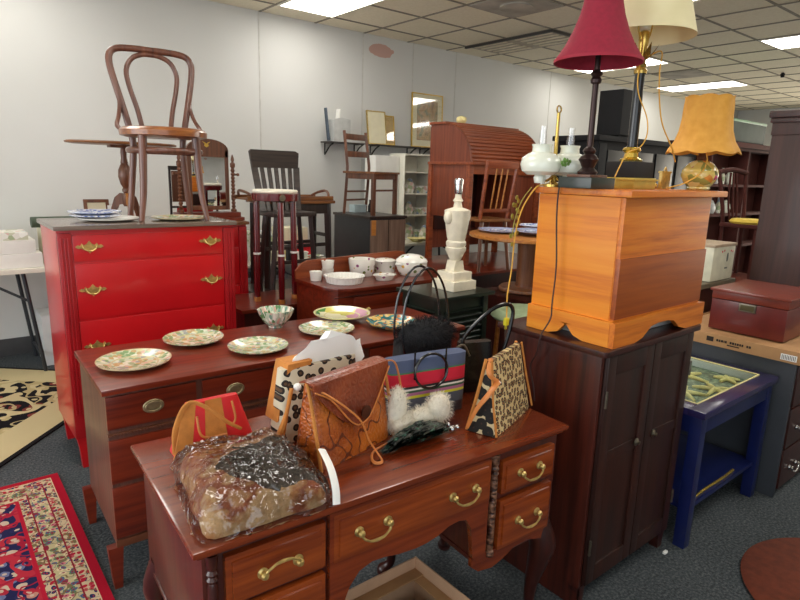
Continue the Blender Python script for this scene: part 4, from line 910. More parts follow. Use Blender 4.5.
# pale green stool top behind bags
R = thing('round_stool', 'pale green topped round stool beside the louvred stand', 'stool', (2.93, 2.34, 0))
MB().lathe([(0, .73), (.17, .725), (.20, .70), (.205, .68), (.19, .665), (0, .665)], n=40).build('seat', 'pgreen', R)
for k in range(4):
    t = PI/4+k*PI/2; MB().tube([(.15*math.cos(t), .15*math.sin(t), .67), (.18*math.cos(t), .18*math.sin(t), 0)], .015, 8).build('leg', 'oak', R)
# ------------------------------------------------------------------ dark cabinet and pine chest on it
ox, oy = 2.04, 1.25
R = thing('dark_cabinet', 'dark brown two-door cabinet carrying the orange pine chest', 'cabinet', (ox, oy, 0))
MB().prism([(1.70-ox, 1.48-oy), (1.695-ox, 1.01-oy), (1.71-ox, 1.0-oy), (2.37-ox, 1.0-oy), (2.38-ox, 1.01-oy), (2.38-ox, 1.48-oy)], .978, 1.0, 'z', b=.005).build('top', 'mahdk', R)
a = MB().box(1.722-ox, 1.74-ox, 1.03-oy, 1.46-oy, .0, .978, .003).build('side_panel', 'cabs', R)
MB().box(1.74-ox, 2.355-ox, 1.035-oy, 1.46-oy, .07, .978, .003).build('carcass', 'cab', R)
for k in range(2):
    xa, xb = (1.745, 2.045) if k == 0 else (2.05, 2.35)
    a = MB(); yy = 1.022-oy; xa -= ox; xb -= ox
    a.box(xa, xb, yy, yy+.018, .09, .97, .003); a.box(xa, xa+.05, yy-.008, yy+.002, .09, .97, .003).box(xb-.05, xb, yy-.008, yy+.002, .09, .97, .003).box(xa+.05, xb-.05, yy-.008, yy+.002, .90, .97, .003).box(xa+.05, xb-.05, yy-.008, yy+.002, .09, .16, .003)
    a.box(xa+.052, xb-.052, yy-.004, yy+.002, .57, .61, .002)
    d = a.build('door', 'cab', R)
    kx = xb-.025 if k == 0 else xa+.025
    MB().lathe([(0, 0), (.014, 0), (.016, .004), (.006, .01), (.008, .016), (0, .02)], n=16, mt=T(kx+(-.035 if k == 0 else .035), yy-.008, .60) @ Matrix.Rotation(PI/2, 4, 'X')).build('knob', 'pewter', d)
    for hz in (.25, .82):
        MB().tube([((xa if k == 0 else xb), yy-.01, hz-.03), ((xa if k == 0 else xb), yy-.01, hz+.03)], .005, 8).build('hinge', 'pewter', d)
for xx in (1.745, 2.335):
    for yy in (1.05, 1.44): MB().prism([(-.025, .08), (.025, .08), (.016, 0), (-.016, 0)], -.02, .02, 'y', mt=T(xx-ox, yy-oy, 0)).build('foot', 'mahdk', R)
R = thing('blanket_chest', 'orange pine blanket chest with scalloped plinth standing on the dark cabinet', 'chest', (2.07, 1.235, 1.001))
ox, oy = 2.07, 1.235; X0, X1, Y0, Y1 = 1.765-ox, 2.375-ox, 1.03-oy, 1.375-oy
MB().box(X0, X1, Y0, Y0+.018, .06, .499, .003).build('front_panel', 'pine', R)
MB().box(X0-.004, X1+.002, Y0-.006, Y0+.012, .095, .30, .003).build('front_board', 'pinedk', R, label='darker brown board')
MB().box(X0, X0+.018, Y0+.018, Y1, .06, .499, .003).build('side_panel', 'piney', R)
MB().box(X1-.018, X1, Y0+.018, Y1, .06, .499, .003).build('side_panel', 'piney', R)
MB().box(X0+.018, X1-.018, Y1-.018, Y1, .06, .499, .003).build('back_panel', 'pine', R)
MB().box(X0+.018, X1-.018, Y0+.018, Y1-.018, .06, .08, .002).build('bottom_panel', 'pine', R)
MB().box(X0-.022, X1+.065, Y0-.03, Y1+.005, .5005, .523, .006).build('lid', 'pine', R)
a = MB(); hw = (X1-X0)/2+.018; cx_ = (X0+X1)/2
def scal(hw): return [(-hw, 0), (-hw+.14, 0), (-hw+.19, .012), (-hw+.24, .045), (-hw+.29, .052), (hw-.29, .052), (hw-.24, .045), (hw-.19, .012), (hw-.14, 0), (hw, 0), (hw, .088), (-hw, .088)]
a.prism([(cx_+p, q) for p, q in scal(hw)], Y0-.02, Y0-.001, 'y'); a.build('plinth_front', 'pine', R)
hy = (Y1-Y0)/2; cy_ = (Y0+Y1)/2
for xx in (X0-.018, X1):
    a = MB(); a.prism([(cy_+p, q) for p, q in [(-hy, 0), (-hy+.10, 0), (-hy+.14, .012), (-hy+.17, .045), (-hy+.20, .05), (hy-.20, .05), (hy-.17, .045), (hy-.14, .012), (hy-.10, 0), (hy, 0), (hy, .088), (-hy, .088)]], xx, xx+.018, 'x'); a.build('plinth_side', 'piney', R)
tag(MB().box(-.24, .24, -.125, .135, 0, .042, .006).build('white_packet', 'plexi', loc=(2.06, 1.205, 1.001)), 'pale grey packet tucked beneath the pine chest', 'packet')

# ------------------------------------------------------------------ lamps on the pine chest
ZL = 1.5245
R = thing('red_shade_lamp', 'tall dark column lamp with red bell shade on the pine chest', 'lamp', (1.775, 1.19, ZL))
R.scale = (.92, .92, .91)
MB().box(-.076, .076, -.070, .070, 0, .040, .003).build('base', 'bgreen', R)
MB().box(-.055, .055, -.05, .05, .040, .050, .003).build('base_step', 'brn', R)
MB().lathe([(0, .05), (.034, .05), (.036, .06), (.022, .075), (.028, .09), (.036, .105), (.028, .118), (.018, .125), (.024, .135), (.018, .145), (.011, .15), (.011, .37), (.018, .374), (.02, .385), (.014, .395), (.022, .405), (.018, .412), (.010, .42), (.009, .60), (0, .60)], n=24, flute=.02, nf=8).build('column', plain('bronze_column', '3a2a28', .3, .6), R)
def shade(prof, th=.002, fl=0, nf=0, n=64):
    a = MB(); inner = [(r-th, z) for r, z in prof[::-1]]
    a.lathe(prof+inner+[prof[0]], n=n, flute=fl, nf=nf); return a
shade([(.152, .445), (.150, .452), (.119, .50), (.095, .55), (.077, .60), (.067, .64), (.061, .70), (.059, .74)]).build('lamp_shade', 'redshade', R)
shade([(.1535, .441), (.1535, .451)], .003).build('shade_trim', plain('shade_trim_red', 'a01c34', .7), R)
MB().tube([(-.03, 0, .52), (-.045, 0, .60), (-.03, 0, .69), (0, 0, .725), (.03, 0, .69), (.045, 0, .60), (.03, 0, .52)], .0025, 6, sub=3).tube([(-.058, 0, .73), (.058, 0, .73)], .002, 6).build('harp', 'brass', R)
MB().lathe([(0, .59), (.018, .60), (.028, .64), (.018, .675), (0, .68)], n=16).build('bulb', 'milkg', R)
R = thing('cream_shade_lamp', 'black column lamp with brass fittings and cream shade on the pine chest', 'lamp', (2.09, 1.22, ZL))
MB().box(-.078, .078, -.068, .068, 0, .04, .003).box(-.084, .084, -.074, .074, .030, .036, .002).build('brass_base', 'gilt', R)
MB().box(-.068, .068, -.058, .058, .04, .098, .003).build('black_block', 'blkm', R)
MB().lathe([(0, .098), (.04, .098), (.042, .105), (.026, .115), (.024, .13), (.034, .14), (.028, .15), (.02, .152), (0, .152)], n=24).build('brass_collar', 'brassy', R)
MB().lathe([(0, .15), (.0185, .15), (.0175, .41), (0, .41)], n=24).build('column', 'blk', R)
MB().lathe([(0, .41), (.022, .41), (.024, .42), (.016, .43), (.020, .44), (.012, .45), (0, .45)], n=20).build('brass_ring', 'brass', R)
a = MB()
for k in range(6):
    t = k*PI/3; c, s = math.cos(t), math.sin(t)
    a.poly([(.008*c, .008*s, .445), (.035*c-.012*s, .035*s+.012*c, .475), (.055*c, .055*s, .51), (.035*c+.012*s, .035*s-.012*c, .475)], [(0, 1, 2, 3)], .002)
a.build('leaf_collar', 'brass', R)
MB().lathe([(0, .45), (.014, .45), (.016, .50), (.018, .505), (.018, .55), (.012, .555), (0, .555)], n=18).build('socket', 'brass', R)
MB().tube([(-.016, 0, .515), (-.040, 0, .55), (-.048, 0, .61), (-.03, 0, .69), (0, 0, .73), (.03, 0, .69), (.048, 0, .61), (.040, 0, .55), (.016, 0, .515)], .003, 6, sub=3).build('harp', 'brass', R)
MB().lathe([(0, .55), (.018, .56), (.03, .61), (.02, .65), (0, .655)], n=16).build('bulb', 'milkg', R)
shade([(.174, .535), (.172, .54), (.156, .60), (.14, .66), (.128, .72), (.12, .77)]).build('lamp_shade', 'creamshade', R)
R = thing('amber_shade_lamp', 'floral vase lamp with scalloped amber fabric shade at the right of the pine chest', 'lamp', (2.465, 1.13, ZL))
MB().lathe([(0, 0), (.040, 0), (.045, .006), (.042, .012), (.058, .03), (.070, .055), (.066, .08), (.045, .105), (.028, .115), (0, .118)], n=36).build('floral_body', 'fvase', R)
MB().lathe([(0, .112), (.026, .112), (.016, .122), (.02, .13), (.013, .14), (.019, .15), (.012, .16), (.010, .20), (0, .20)], n=20).build('neck', 'brn', R)
a = MB(); prof = [(.132, .150), (.124, .160), (.106, .19), (.094, .23), (.088, .28), (.086, .350), (.088, .356)]
t = bmesh.new()
def shp(i, j):
    u = i*2*PI; k = j*(len(prof)-1); q = min(int(k), len(prof)-2); f = k-q
    r = prof[q][0]*(1-f)+prof[q+1][0]*f; z = prof[q][1]*(1-f)+prof[q+1][1]*f
    s = abs(math.sin(u*4)); r *= 1+.045*s*(1 if j < .8 else .5)
    if j < .15: z -= .010*s*(1-j/.15)
    if j > .85: z += .006*s
    return Vector((r*math.cos(u), r*math.sin(u), z))
a.grid(shp, 96, 18, True); bmesh.ops.solidify(a.b, geom=list(a.b.faces), thickness=.003); a.build('lamp_shade', 'amber', R)
tag(MB().box(-.032, .032, -.008, .008, 0, .065, .003).box(-.038, .038, -.012, .012, 0, .006, .002).box(-.036, .036, -.01, .01, .062, .07, .002).tube([(-.01, 0, .07), (0, 0, .085), (.01, 0, .07)], .003, 6, sub=3).build('brass_clock', 'brassold', loc=(2.35, 1.215, ZL)), 'small brass carriage clock frame on the pine chest behind the amber lamp', 'clock')
tag(MB().lathe([(0, 0), (.018, 0), (.012, .008), (.02, .02), (.01, .03), (0, .032)], n=16).sphere((.035, 0, .012), .012, seg=10).build('brass_trinket', 'brassy', loc=(2.27, 1.23, ZL)), 'small bright brass trinket beside the cream-shaded lamp base', 'ornament')
# milk glass student lamp
R = thing('student_lamp', 'double milk glass student lamp with ringed brass rod behind the pine chest lamps', 'lamp', (1.785, 1.335, ZL))
MB().lathe([(0, 0), (.034, 0), (.034, .008), (.015, .015), (.008, .03), (.006, .20), (.006, .255), (0, .255)], n=20).build('stem', 'brass', R)
MB().tube([(.012*math.cos(t), 0, .267+.012*math.sin(t)) for t in [2*PI*i/16 for i in range(16)]], .003, 6, closed=True).build('ring', 'brass', R)
for s in (-1, 1):
    xx = -.078 if s < 0 else .035; yy = -.0 if s < 0 else -.035
    MB().tube([(0, 0, .04), (xx*.5, yy*.5, .02), (xx, yy, .03)], .005, 8, sub=3).build('arm', 'brass', R)
    MB().lathe([(0, .012), (.018, .012), (.022, .03), (.016, .045), (0, .045)], n=16, c=(xx, yy, 0)).build('font', 'milkg', R)
    prof = [(.046, .040), (.064, .052), (.071, .075), (.065, .098), (.048, .112), (.034, .118), (.032, .134), (.036, .144)]
    a = MB(); a.lathe(prof+[(r-.002, z) for r, z in prof[::-1]]+[prof[0]], n=40, c=(xx, yy, 0)); sh = a.build('glass_shade', 'milkg', R)
    if s < 0:
        a = MB()
        for k in range(9): a.sphere((xx+.03+.012*math.cos(k*2.4)*(k**.5)*.8, yy-.080, .085+.009*math.sin(k*2.4)), .007, (1, .5, 1), seg=6)
        a.build('painted_leaves', 'greenp', sh)
    MB().lathe([(.016, .12), (.014, .16), (.012, .205), (.011, .205), (.013, .16), (.015, .12), (.016, .12)], n=20, c=(xx, yy, 0)).build('chimney', 'fglass', R)
# cords on the chest
def cord(name, label, pts, r, mat):
    return tag(MB().tube(pts, r, 8, sub=6).build(name, mat), label, 'cord')
cord('lamp_cord', 'orange-gold cord hanging over the left end of pine chest with yellow plug', [(1.80, 1.345, 1.53), (1.76, 1.36, 1.53), (1.735, 1.375, 1.515), (1.715, 1.41, 1.44), (1.71, 1.43, 1.34), (1.71, 1.435, 1.22), (1.69, 1.43, 1.12), (1.68, 1.42, 1.07), (1.67, 1.41, 1.035)], .0028, 'cord')
tag(MB().box(-.009, .009, -.007, .007, -.03, .0, .003).tube([(-.004, 0, -.03), (-.004, 0, -.045)], .0015, 6).tube([(.004, 0, -.03), (.004, 0, -.045)], .0015, 6).build('plug', plain('yellow_plug', 'd8cc30', .4), loc=(1.67, 1.41, 1.036)), 'yellow plug at the end of the gold cord by the dark cabinet', 'plug')
cord('lamp_cord', 'dark brown cord running down the pine chest side onto the dark cabinet', [(1.80, 1.27, 1.53), (1.76, 1.27, 1.531), (1.735, 1.27, 1.525), (1.732, 1.268, 1.42), (1.736, 1.255, 1.25), (1.724, 1.25, 1.12), (1.722, 1.25, 1.06), (1.688, 1.26, 1.0), (1.684, 1.27, .93), (1.692, 1.30, .87), (1.694, 1.28, .80), (1.694, 1.27, .745)], .0028, 'cordb')
cord('lamp_cord', 'gold cord draped from the cream shade lamp leaf collar down toward the amber lamp', [(2.10, 1.21, 1.99), (2.13, 1.17, 2.01), (2.115, 1.16, 1.94), (2.135, 1.16, 1.85), (2.16, 1.15, 1.76), (2.23, 1.14, 1.68), (2.29, 1.15, 1.63)], .0025, 'cord')
cord('lamp_cord', 'gold cord looping from amber lamp to the brass lamp base', [(2.43, 1.10, 1.67), (2.38, 1.07, 1.635), (2.32, 1.06, 1.59), (2.24, 1.08, 1.55), (2.19, 1.12, 1.53)], .0025, 'cord')
cord('lamp_cord', 'short gold cord curling from the brass collar down to the red lamp base', [(2.065, 1.21, 1.96), (2.045, 1.20, 1.90), (2.05, 1.19, 1.85), (2.10, 1.18, 1.78), (2.105, 1.175, 1.72), (2.06, 1.17, 1.675), (1.97, 1.165, 1.65), (1.92, 1.16, 1.60), (1.88, 1.15, 1.565)], .0022, 'cord')
a = MB(); rnd = random.Random(5)
a.tube([(1.735, 1.39, 1.52), (1.722, 1.42, 1.47), (1.714, 1.44, 1.40), (1.71, 1.445, 1.33)], .002, 6, sub=3)
for k in range(16): a.sphere((1.718+rnd.uniform(-.018, .018), 1.44+rnd.uniform(-.01, .01), 1.48-.013*k*rnd.uniform(.7, 1)), .008, (1, .4, 1.2), seg=6)
tag(a.build('gilt_leaf_spray', plain('gilt_leaf', 'a09848', .4, .4, 0, .3, 50)), 'gilt leafy spray hanging at the back left corner of the pine chest', 'ornament')

# ------------------------------------------------------------------ navy table with starfish under glass
ox, oy = 2.80, 1.26
R = thing('display_table', 'navy blue side table with starfish displayed under a glass top', 'table', (ox, oy, 0))
x0, x1, y0, y1 = 2.386-ox, 3.175-ox, .94-oy, 1.56-oy; H_ = .637
ix0, ix1, iy0, iy1 = 2.466-ox, 3.125-ox, 1.01-oy, 1.47-oy
MB().box(x0, x1, y0, iy0, H_-.03, H_, .005).box(x0, x1, iy1, y1, H_-.03, H_, .005).box(x0, ix0, iy0, iy1, H_-.03, H_, .003).box(ix1, x1, iy0, iy1, H_-.03, H_, .003).build('top_frame', 'bluetop', R)
MB().box(ix0, ix1, iy0, iy0+.006, H_-.004, H_+.002, .001).box(ix0, ix1, iy1-.006, iy1, H_-.004, H_+.002, .001).box(ix0, ix0+.006, iy0, iy1, H_-.004, H_+.002, .001).box(ix1-.006, ix1, iy0, iy1, H_-.004, H_+.002, .001).build('glass_edging', 'star', R)
MB().box(ix0+.004, ix1-.004, iy0+.004, iy1-.004, H_-.006, H_-.002, 0).build('glass_pane', 'glass', R)
MB().box(ix0-.01, ix1+.01, iy0-.01, iy1+.01, H_-.055, H_-.045, .001).build('display_bed', 'seabed', R)
MB().box(ix0-.008, ix1+.008, iy1-.004, iy1+.004, H_-.044, H_-.007, .001).box(ix1-.004, ix1+.004, iy0, iy1-.005, H_-.044, H_-.007, .001).build('pale_liner', 'plexi', R)
MB().box(x0+.02, x1-.02, y0+.02, y0+.035, H_-.11, H_-.03, .002).box(x0+.02, x1-.02, y1-.035, y1-.02, H_-.11, H_-.03, .002).box(x0+.02, x0+.035, y0+.035, y1-.035, H_-.11, H_-.03, .002).box(x1-.035, x1-.02, y0+.035, y1-.035, H_-.11, H_-.03, .002).build('apron', 'blue', R)
for sx in (x0+.04, x1-.045):
    for sy in (y0+.04, y1-.045): MB().box(sx-.025, sx+.025, sy-.025, sy+.025, 0, H_-.03, .004).build('leg', 'blue', R)
MB().box(x0+.03, x1-.03, y0+.03, y1-.03, .17, .19, .004).build('shelf', 'blue', R)
def starfish(x, y, z, r, rz, lab):
    a = MB(); P = []
    for k in range(10):
        t = k*PI/5; rad = r if k % 2 == 0 else r*.18; P.append((rad*math.cos(t), rad*math.sin(t)))
    V = [(p[0], p[1], .004) for p in P]+[(0, 0, .022), (0, 0, 0)]
    a.poly(V, [(k, (k+1) % 10, 10) for k in range(10)]+[((k+1) % 10, k, 11) for k in range(10)])
    for k in range(0, 10, 2): a.tube([(0, 0, .010), (P[k][0]*.5, P[k][1]*.5, .009), (P[k][0], P[k][1], .005)], [.012, .010, .006], 8, sub=2)
    o = a.build('starfish', 'star', loc=(x, y, z)); o.rotation_euler = (0, 0, rz); tag(o, lab, 'starfish', 'starfish under the glass')
zz = H_-.0440
for (x, y, r, rz, lab) in ((2.66, 1.16, .10, .3, 'dried starfish at the front left under the glass top'), (2.90, 1.27, .115, 1.0, 'largest dried starfish in the middle under the glass top'), (2.70, 1.38, .07, .1, 'dried starfish at the back left under the glass, by the cabinet'),
     (2.82, 1.09, .095, .75, 'dried starfish closest to the front edge of the glass'), (3.03, 1.12, .06, .5, 'small dried starfish toward the back right under the glass')):
    starfish(x, y, zz, r, rz, lab)
tag(MB().tube([(2.47, .985, .196), (2.62, .99, .197), (2.78, .985, .20), (2.92, .99, .198)], .006, 8, sub=4).build('brass_rod', 'brassy'), 'thin yellow rod lying on the lower shelf of the navy table', 'rod')
# white patch near the foot : small tag
tag(MB().box(-.012, .012, -.006, .006, 0, .012, .003).build('white_tag', 'paper', loc=(2.31, .99, .12-.119)), 'tiny white paper tag on the carpet beside the navy table', 'tag')

# ------------------------------------------------------------------ grey cabinet, cardboard tray, mahogany box
ox, oy = 3.65, 1.20
R = thing('low_cabinet', 'low slate-grey sided cabinet under the cardboard tray at right', 'cabinet', (ox, oy, 0))
x0, x1, y0, y1 = 3.20-ox, 4.08-ox, .885-oy, 1.52-oy
MB().box(x0, x0+.02, y0, y1, .0, .708, .003).build('side_panel', 'greyblk', R)
MB().box(x0+.02, x1, y0+.01, y1, .03, .708, .003).build('carcass', 'mahdk', R)
for z0, z1 in ((.04, .25), (.26, .47), (.48, .69)):
    d = MB().box(x0+.03, x1-.02, y0-.006, y0+.012, z0, z1, .004).build('drawer', 'mahdk', R)
    bail(d, x0+.175, y0-.008, (z0+z1)/2-.01, mat='chrome'); bail(d, x1-.175, y0-.008, (z0+z1)/2-.01, mat='chrome')
R = thing('cardboard_tray', 'flat cardboard tray with dark printing under the mahogany box', 'box', (ox, oy, .709))
MB().box(x0-.01, x1+.02, y0-.02, y1+.02, 0, .006, .001).box(x0-.01, x0-.004, y0-.02, y1+.02, .006, .062, .001).box(x1+.014, x1+.02, y0-.02, y1+.02, .006, .062, .001).box(x0-.004, x1+.014, y0-.02, y0-.014, .006, .062, .001).box(x0-.004, x1+.014, y1+.014, y1+.02, .006, .062, .001).box(x0+.0, x1+.01, y0-.01, y1+.01, .05, .055, .001).build('tray', 'card', R)
a = MB(); xx = x0-.0115
a.box(xx, xx+.002, .075, .11, .022, .047, 0)
yy = .06; rnd = random.Random(2)
for wd in (.010, .008, .010, .004, .008, -1, .009, .010, .007, .009, .008, .008, -1, .008, .01):
    if wd < 0: yy -= .012; continue
    a.box(xx, xx+.002, yy-wd, yy, .028, .040, 0); yy -= wd+.003
a.box(xx, xx+.002, -.055, .005, .016, .022, 0)
a.build('printing', 'ink', R)
a = MB().box(xx-.0005, xx+.001, y0+.0, y0+.07, .012, .042, 0).build('barcode_label', 'paper', R)
b_ = MB()
for k in range(9): b_.box(xx-.0015, xx, y0+.006+k*.007, y0+.0085+k*.007, .016, .038, 0)
b_.build('barcode', 'ink', a)
R = thing('wooden_box', 'mahogany lidded box with small brass plate on the cardboard tray', 'box', (3.54, 1.20, .772))
MB().box(-.22, .24, -.205, .165, 0, .165, .004).build('body', plain('red_mahogany', '641c16', .35, 0, .4, .15), R)
MB().box(-.222, .242, -.207, .167, .168, .215, .004).box(-.232, .252, -.217, .177, .208, .224, .006).build('lid', plain('red_mahogany_lid', '7a3020', .35, 0, .4, .15), R)
p_ = MB().box(-.227, -.220, -.06, .022, .122, .164, .001).build('brass_plate', 'pewter', R)
MB().box(-.229, -.2268, -.052, .014, .129, .157, .001).build('engraving', plain('engraving', '5a5238', .5, .6), p_)

# ------------------------------------------------------------------ armoire at right
ox, oy = 4.85, 1.22
R = thing('armoire', 'tall dark brown armoire with moulded cornice at the right edge', 'armoire', (ox, oy, 0))
MB().box(4.30-ox, 5.4-ox, .90-oy, 1.55-oy, .05, 1.86, .004).build('carcass', 'armo', R)
MB().box(4.295-ox, 5.41-ox, .89-oy, 1.555-oy, 1.86, 1.94, .004).build('frieze', 'armo', R)
MB().box(4.28-ox, 5.42-ox, .87-oy, 1.565-oy, 1.935, 1.965, .01).box(4.26-ox, 5.44-ox, .85-oy, 1.57-oy, 1.965, 2.01, .012).build('cornice', 'mahdk', R)
for k in range(2): MB().box(4.33-ox+k*.53, 4.84-ox+k*.53, .885-oy, .90-oy, .12, 1.82, .004).build('door', 'armo', R)
for sx in (4.36, 5.34):
    for sy in (.95, 1.5): MB().lathe([(0, 0), (.03, 0), (.045, .03), (.03, .05), (0, .05)], n=16, c=(sx-ox, sy-oy, 0)).build('foot', 'mahdk', R)

# ------------------------------------------------------------------ far right background
R = thing('brown_stand', 'plain brown stand carrying the cream tin beyond the mahogany box', 'stand', (3.95, 1.80, 0))
MB().box(-.24, .26, -.20, .24, .90, .93, .004).build('top', plain('grey_brown_top2', '6a6250', .5), R)
MB().box(-.20, .22, -.17, .20, .05, .90, .004).build('carcass', 'mahdk', R)
MB().box(-.18, .2, -.15, .18, 0, .05, .003).build('plinth', 'blkm', R)
R = thing('bread_tin', 'cream painted tin with small flowers on its front, beside the armoire', 'tin', (4.0, 1.70, .931))
MB().box(-.15, .17, -.09, .10, 0, .235, .02).build('body', plain('cream_tin', 'd6d4bc', .4), R)
MB().box(-.155, .175, -.095, .105, .22, .24, .008).build('lid', plain('tin_lid', 'b09a80', .5), R)
a = MB()
for (dx, dz) in ((-.03, .19), (.0, .195), (.10, .19), (.125, .185)): a.sphere((dx, -.091, dz), .007, (1, .3, 1), seg=8)
a.build('painted_flowers', 'redleath', R)
a = MB(); a.sphere((.055, -.091, .15), .016, (.8, .2, 1.9), seg=12); a.box(.03, .07, -.092, -.0895, .075, .085, .001); a.build('painted_bird', plain('grey_paint', '6a7068', .6), R)
bx('cream_box', 'cream card box behind the cream tin', 'box', 3.86, 4.14, 1.84, 2.0, .931, 1.305, 'cream')
tag(small('glass_bottle', 3.95, 1.92, 1.306, .9, 'wht2'), 'small white bottle on the cream card box behind the pine chest', 'bottle')
R = thing('side_table', 'small mahogany table under the yellow-seated chair in the distance', 'table', (5.6, 2.16, 0))
MB().box(-.35, .35, -.32, .34, .70, .73, .006).build('tabletop', 'mah', R)
MB().box(-.30, .30, -.28, .30, .58, .70, .004).build('apron', 'mahdk', R)
for sx in (-.28, .28):
    for sy in (-.26, .28): MB().box(sx-.025, sx+.025, sy-.025, sy+.025, 0, .59, .003).build('leg', 'mahdk', R)
R = thing('dining_chair', 'dark splat-back dining chair with yellow seat beyond the cream tin', 'chair', (5.66, 2.10, .731), math.radians(-8))
R.scale = (.85, .85, .85)
MB().box(-.22, .22, -.20, .20, .52, .56, .012).build('seat_rail', 'mahm', R)
MB().lathe([(0, 0), (.20, 0), (.215, .02), (.19, .045), (0, .055)], n=28, c=(0, 0, .56), sc=(1, .9)).build('seat_cushion', 'yseat', R)
for s in (-1, 1):
    MB().tube([(s*.19, .18, 0), (s*.19, .18, .55), (s*.22, .22, .85), (s*.25, .26, 1.08)], .020, 6, sub=2).build('back_post', 'mahm', R)
    MB().box(s*.19-.02, s*.19+.02, -.2, -.16, 0, .52, .003).build('leg', 'mahm', R)
MB().tube([(-.26, .26, 1.07), (0, .265, 1.10), (.26, .26, 1.07)], .026, 8, sub=4).build('crest_rail', 'mahm', R)
for k in range(3): MB().tube([(-.06+.06*k, .185, .56), (-.08+.08*k, .22, .8), (-.05+.05*k, .25, 1.07)], .011, 6, sub=3).build('splat', 'mahm', R)
MB().box(-.19, .19, -.19, -.17, .25, .28, .003).build('stretcher', 'mahm', R)
R = thing('display_cabinet', 'mahogany glazed display hutch with glassware behind the yellow-seated chair', 'cabinet', (8.2, 3.35, 0))
MB().box(-1.2, .8, -.02, .25, .05, 1.95, .004).build('back_panel', 'mahm', R)
for z in (.75, 1.15, 1.5, 1.93): MB().box(-1.2, .8, -.25, -.02, z, z+.03, .004).build('shelf', 'mahm', R)
for x in (-1.2, -.2, .77): MB().box(x, x+.03, -.25, -.02, .05, 1.93, .003).build('upright', 'mahm', R)
MB().box(-1.25, .85, -.3, .26, 1.96, 2.02, .01).build('cornice', 'mahm', R)
g = 'glassware in the display hutch'; rnd = random.Random(9)
n_ = 0
for z, zs in ((1.531, 'upper'), (1.181, 'middle')):
    for k in range(5):
        x = 7.22+k*.21; o = small('china_jar' if k % 2 else 'glass_bottle', x, 3.23, z, 1.1, ['milkg', 'plexi', 'clut'][k % 3])
        tag(o, '%s %s standing %s on the %s shelf of the mahogany hutch' % (['milky', 'clear', 'flowered'][k % 3], 'jar' if k % 2 else 'bottle', ['first from left', 'second from left', 'third from left', 'fourth from left', 'fifth from left'][k], zs), 'glassware', g)
R = thing('green_vitrine', 'green-tinted glass case standing on top of the mahogany hutch', 'display case', (7.95, 3.3, 2.021))
MB().box(-.6, .55, -.16, .16, 0, .02, .003).build('base', 'blkd', R)
MB().box(-.6, .55, -.16, .16, .02, .24, .004).build('case', plain('green_grey_case', '3c4640', .7, 0, 0, .3, 3), R)
MB().box(-.6, .55, -.165, .165, .24, .27, .004).build('lid', plain('green_lid', '5f8a68', .4), R)
R = thing('entertainment_unit', 'long black glazed wall unit far behind the lamps', 'cabinet', (5.9, 3.45, 0))
MB().box(-.95, 1.0, -.22, .25, .03, 1.90, .004).build('carcass', 'blkd', R)
MB().box(-1.0, 1.05, -.26, .27, 1.90, 1.95, .012).build('cornice', 'blkd', R)
for k in range(4): MB().box(-.80+k*.45, -.42+k*.45, -.235, -.221, .2, 1.82, .004).build('glass_door', plain('smoked_door_%d' % k, '0b0b10', .35, 0, 0), R)
MB().box(-.94, -.82, -.232, -.22, .1, 1.88, .004).build('pilaster', 'blkd', R)
MB().box(-.9, .95, -.2, .2, 0, .03, .003).build('plinth', 'blkd', R)
tag(MB().box(-.13, .13, -.13, .13, .02, .44, .01).box(-.1, .1, -.1, .1, 0, .03, .005).build('loudspeaker', 'blkd', loc=(5.42, 3.36, 1.951)), 'black box loudspeaker on top of the far black wall unit', 'speaker')
tag(MB().lathe([(0, 0), (.02, 0), (.03, .04), (.015, .06), (0, .062)], n=12).build('security_dome', 'blkd', loc=(9.2, 3.3, CEIL-.064)), 'small black device hanging from the ceiling at far right', 'sensor')

# ------------------------------------------------------------------ handbags on the desk
ZD = .7605
def wedge(a, w0, d0, w1, d1, h, dx=0, dy=0, b=.012, z0=0, seg=10, sag=0):
    """tapered bag body: base w0 x d0, top w1 x d1 at height h, rounded"""
    def fn(u, v):
        z = z0+v*(h-z0); e = v; w = (w0*(1-e)+w1*e)/2; d = (d0*(1-e)+d1*e)/2
        t = u*2*PI; c, s = math.cos(t), math.sin(t); k = 6
        q = (abs(c)**k+abs(s)**k)**(-1/k)
        bulge = 1+.05*math.sin(PI*v)
        return Vector((dx*e+w*c*q, dy*e+d*s*q*bulge, z-sag*v*math.cos(c*q*PI/2)))
    a.grid(fn, 48, seg, True)
    n0 = len(a.b.verts)
    bmesh.ops.holes_fill(a.b, edges=[e for e in a.b.edges if len(e.link_faces) == 1], sides=0)
    return a
# red and tan bag
R = thing('handbag', 'red and tan patchwork handbag behind the plastic-wrapped fur', 'handbag', (.592, 1.575, ZD), math.radians(-2), 'handbags on the vanity desk')
wedge(MB(), .235, .10, .15, .022, .145).build('body', 'redleath', R)
for s, w in ((-1, .05), (.05, .07)):
    a = MB(); cx0 = s*.105 if s < 0 else -.005; cx1 = s*.066 if s < 0 else .0
    a.poly([(cx0-w/2, -.0535, .001), (cx0+w/2, -.0535, .001), (cx1+w/3, -.013, .147), (cx1-w/3, -.013, .147), (cx0-w/2, -.049, .001), (cx0+w/2, -.049, .001), (cx1+w/3, -.009, .144), (cx1-w/3, -.009, .144)], [(0, 1, 2, 3), (4, 7, 6, 5), (0, 4, 5, 1), (1, 5, 6, 2), (2, 6, 7, 3), (3, 7, 4, 0)]); a.build('tan_panel', 'tan', R)
MB().tube([(-.115, -.02, .01), (-.11, -.02, .08), (-.085, -.02, .14), (-.06, -.03, .155), (-.02, -.05, .13), (.02, -.06, .09), (.06, -.065, .06)], [.008, .010, .008, .007, .007, .007, .006], 8, flat=.6, sub=4).build('strap', 'tan', R)
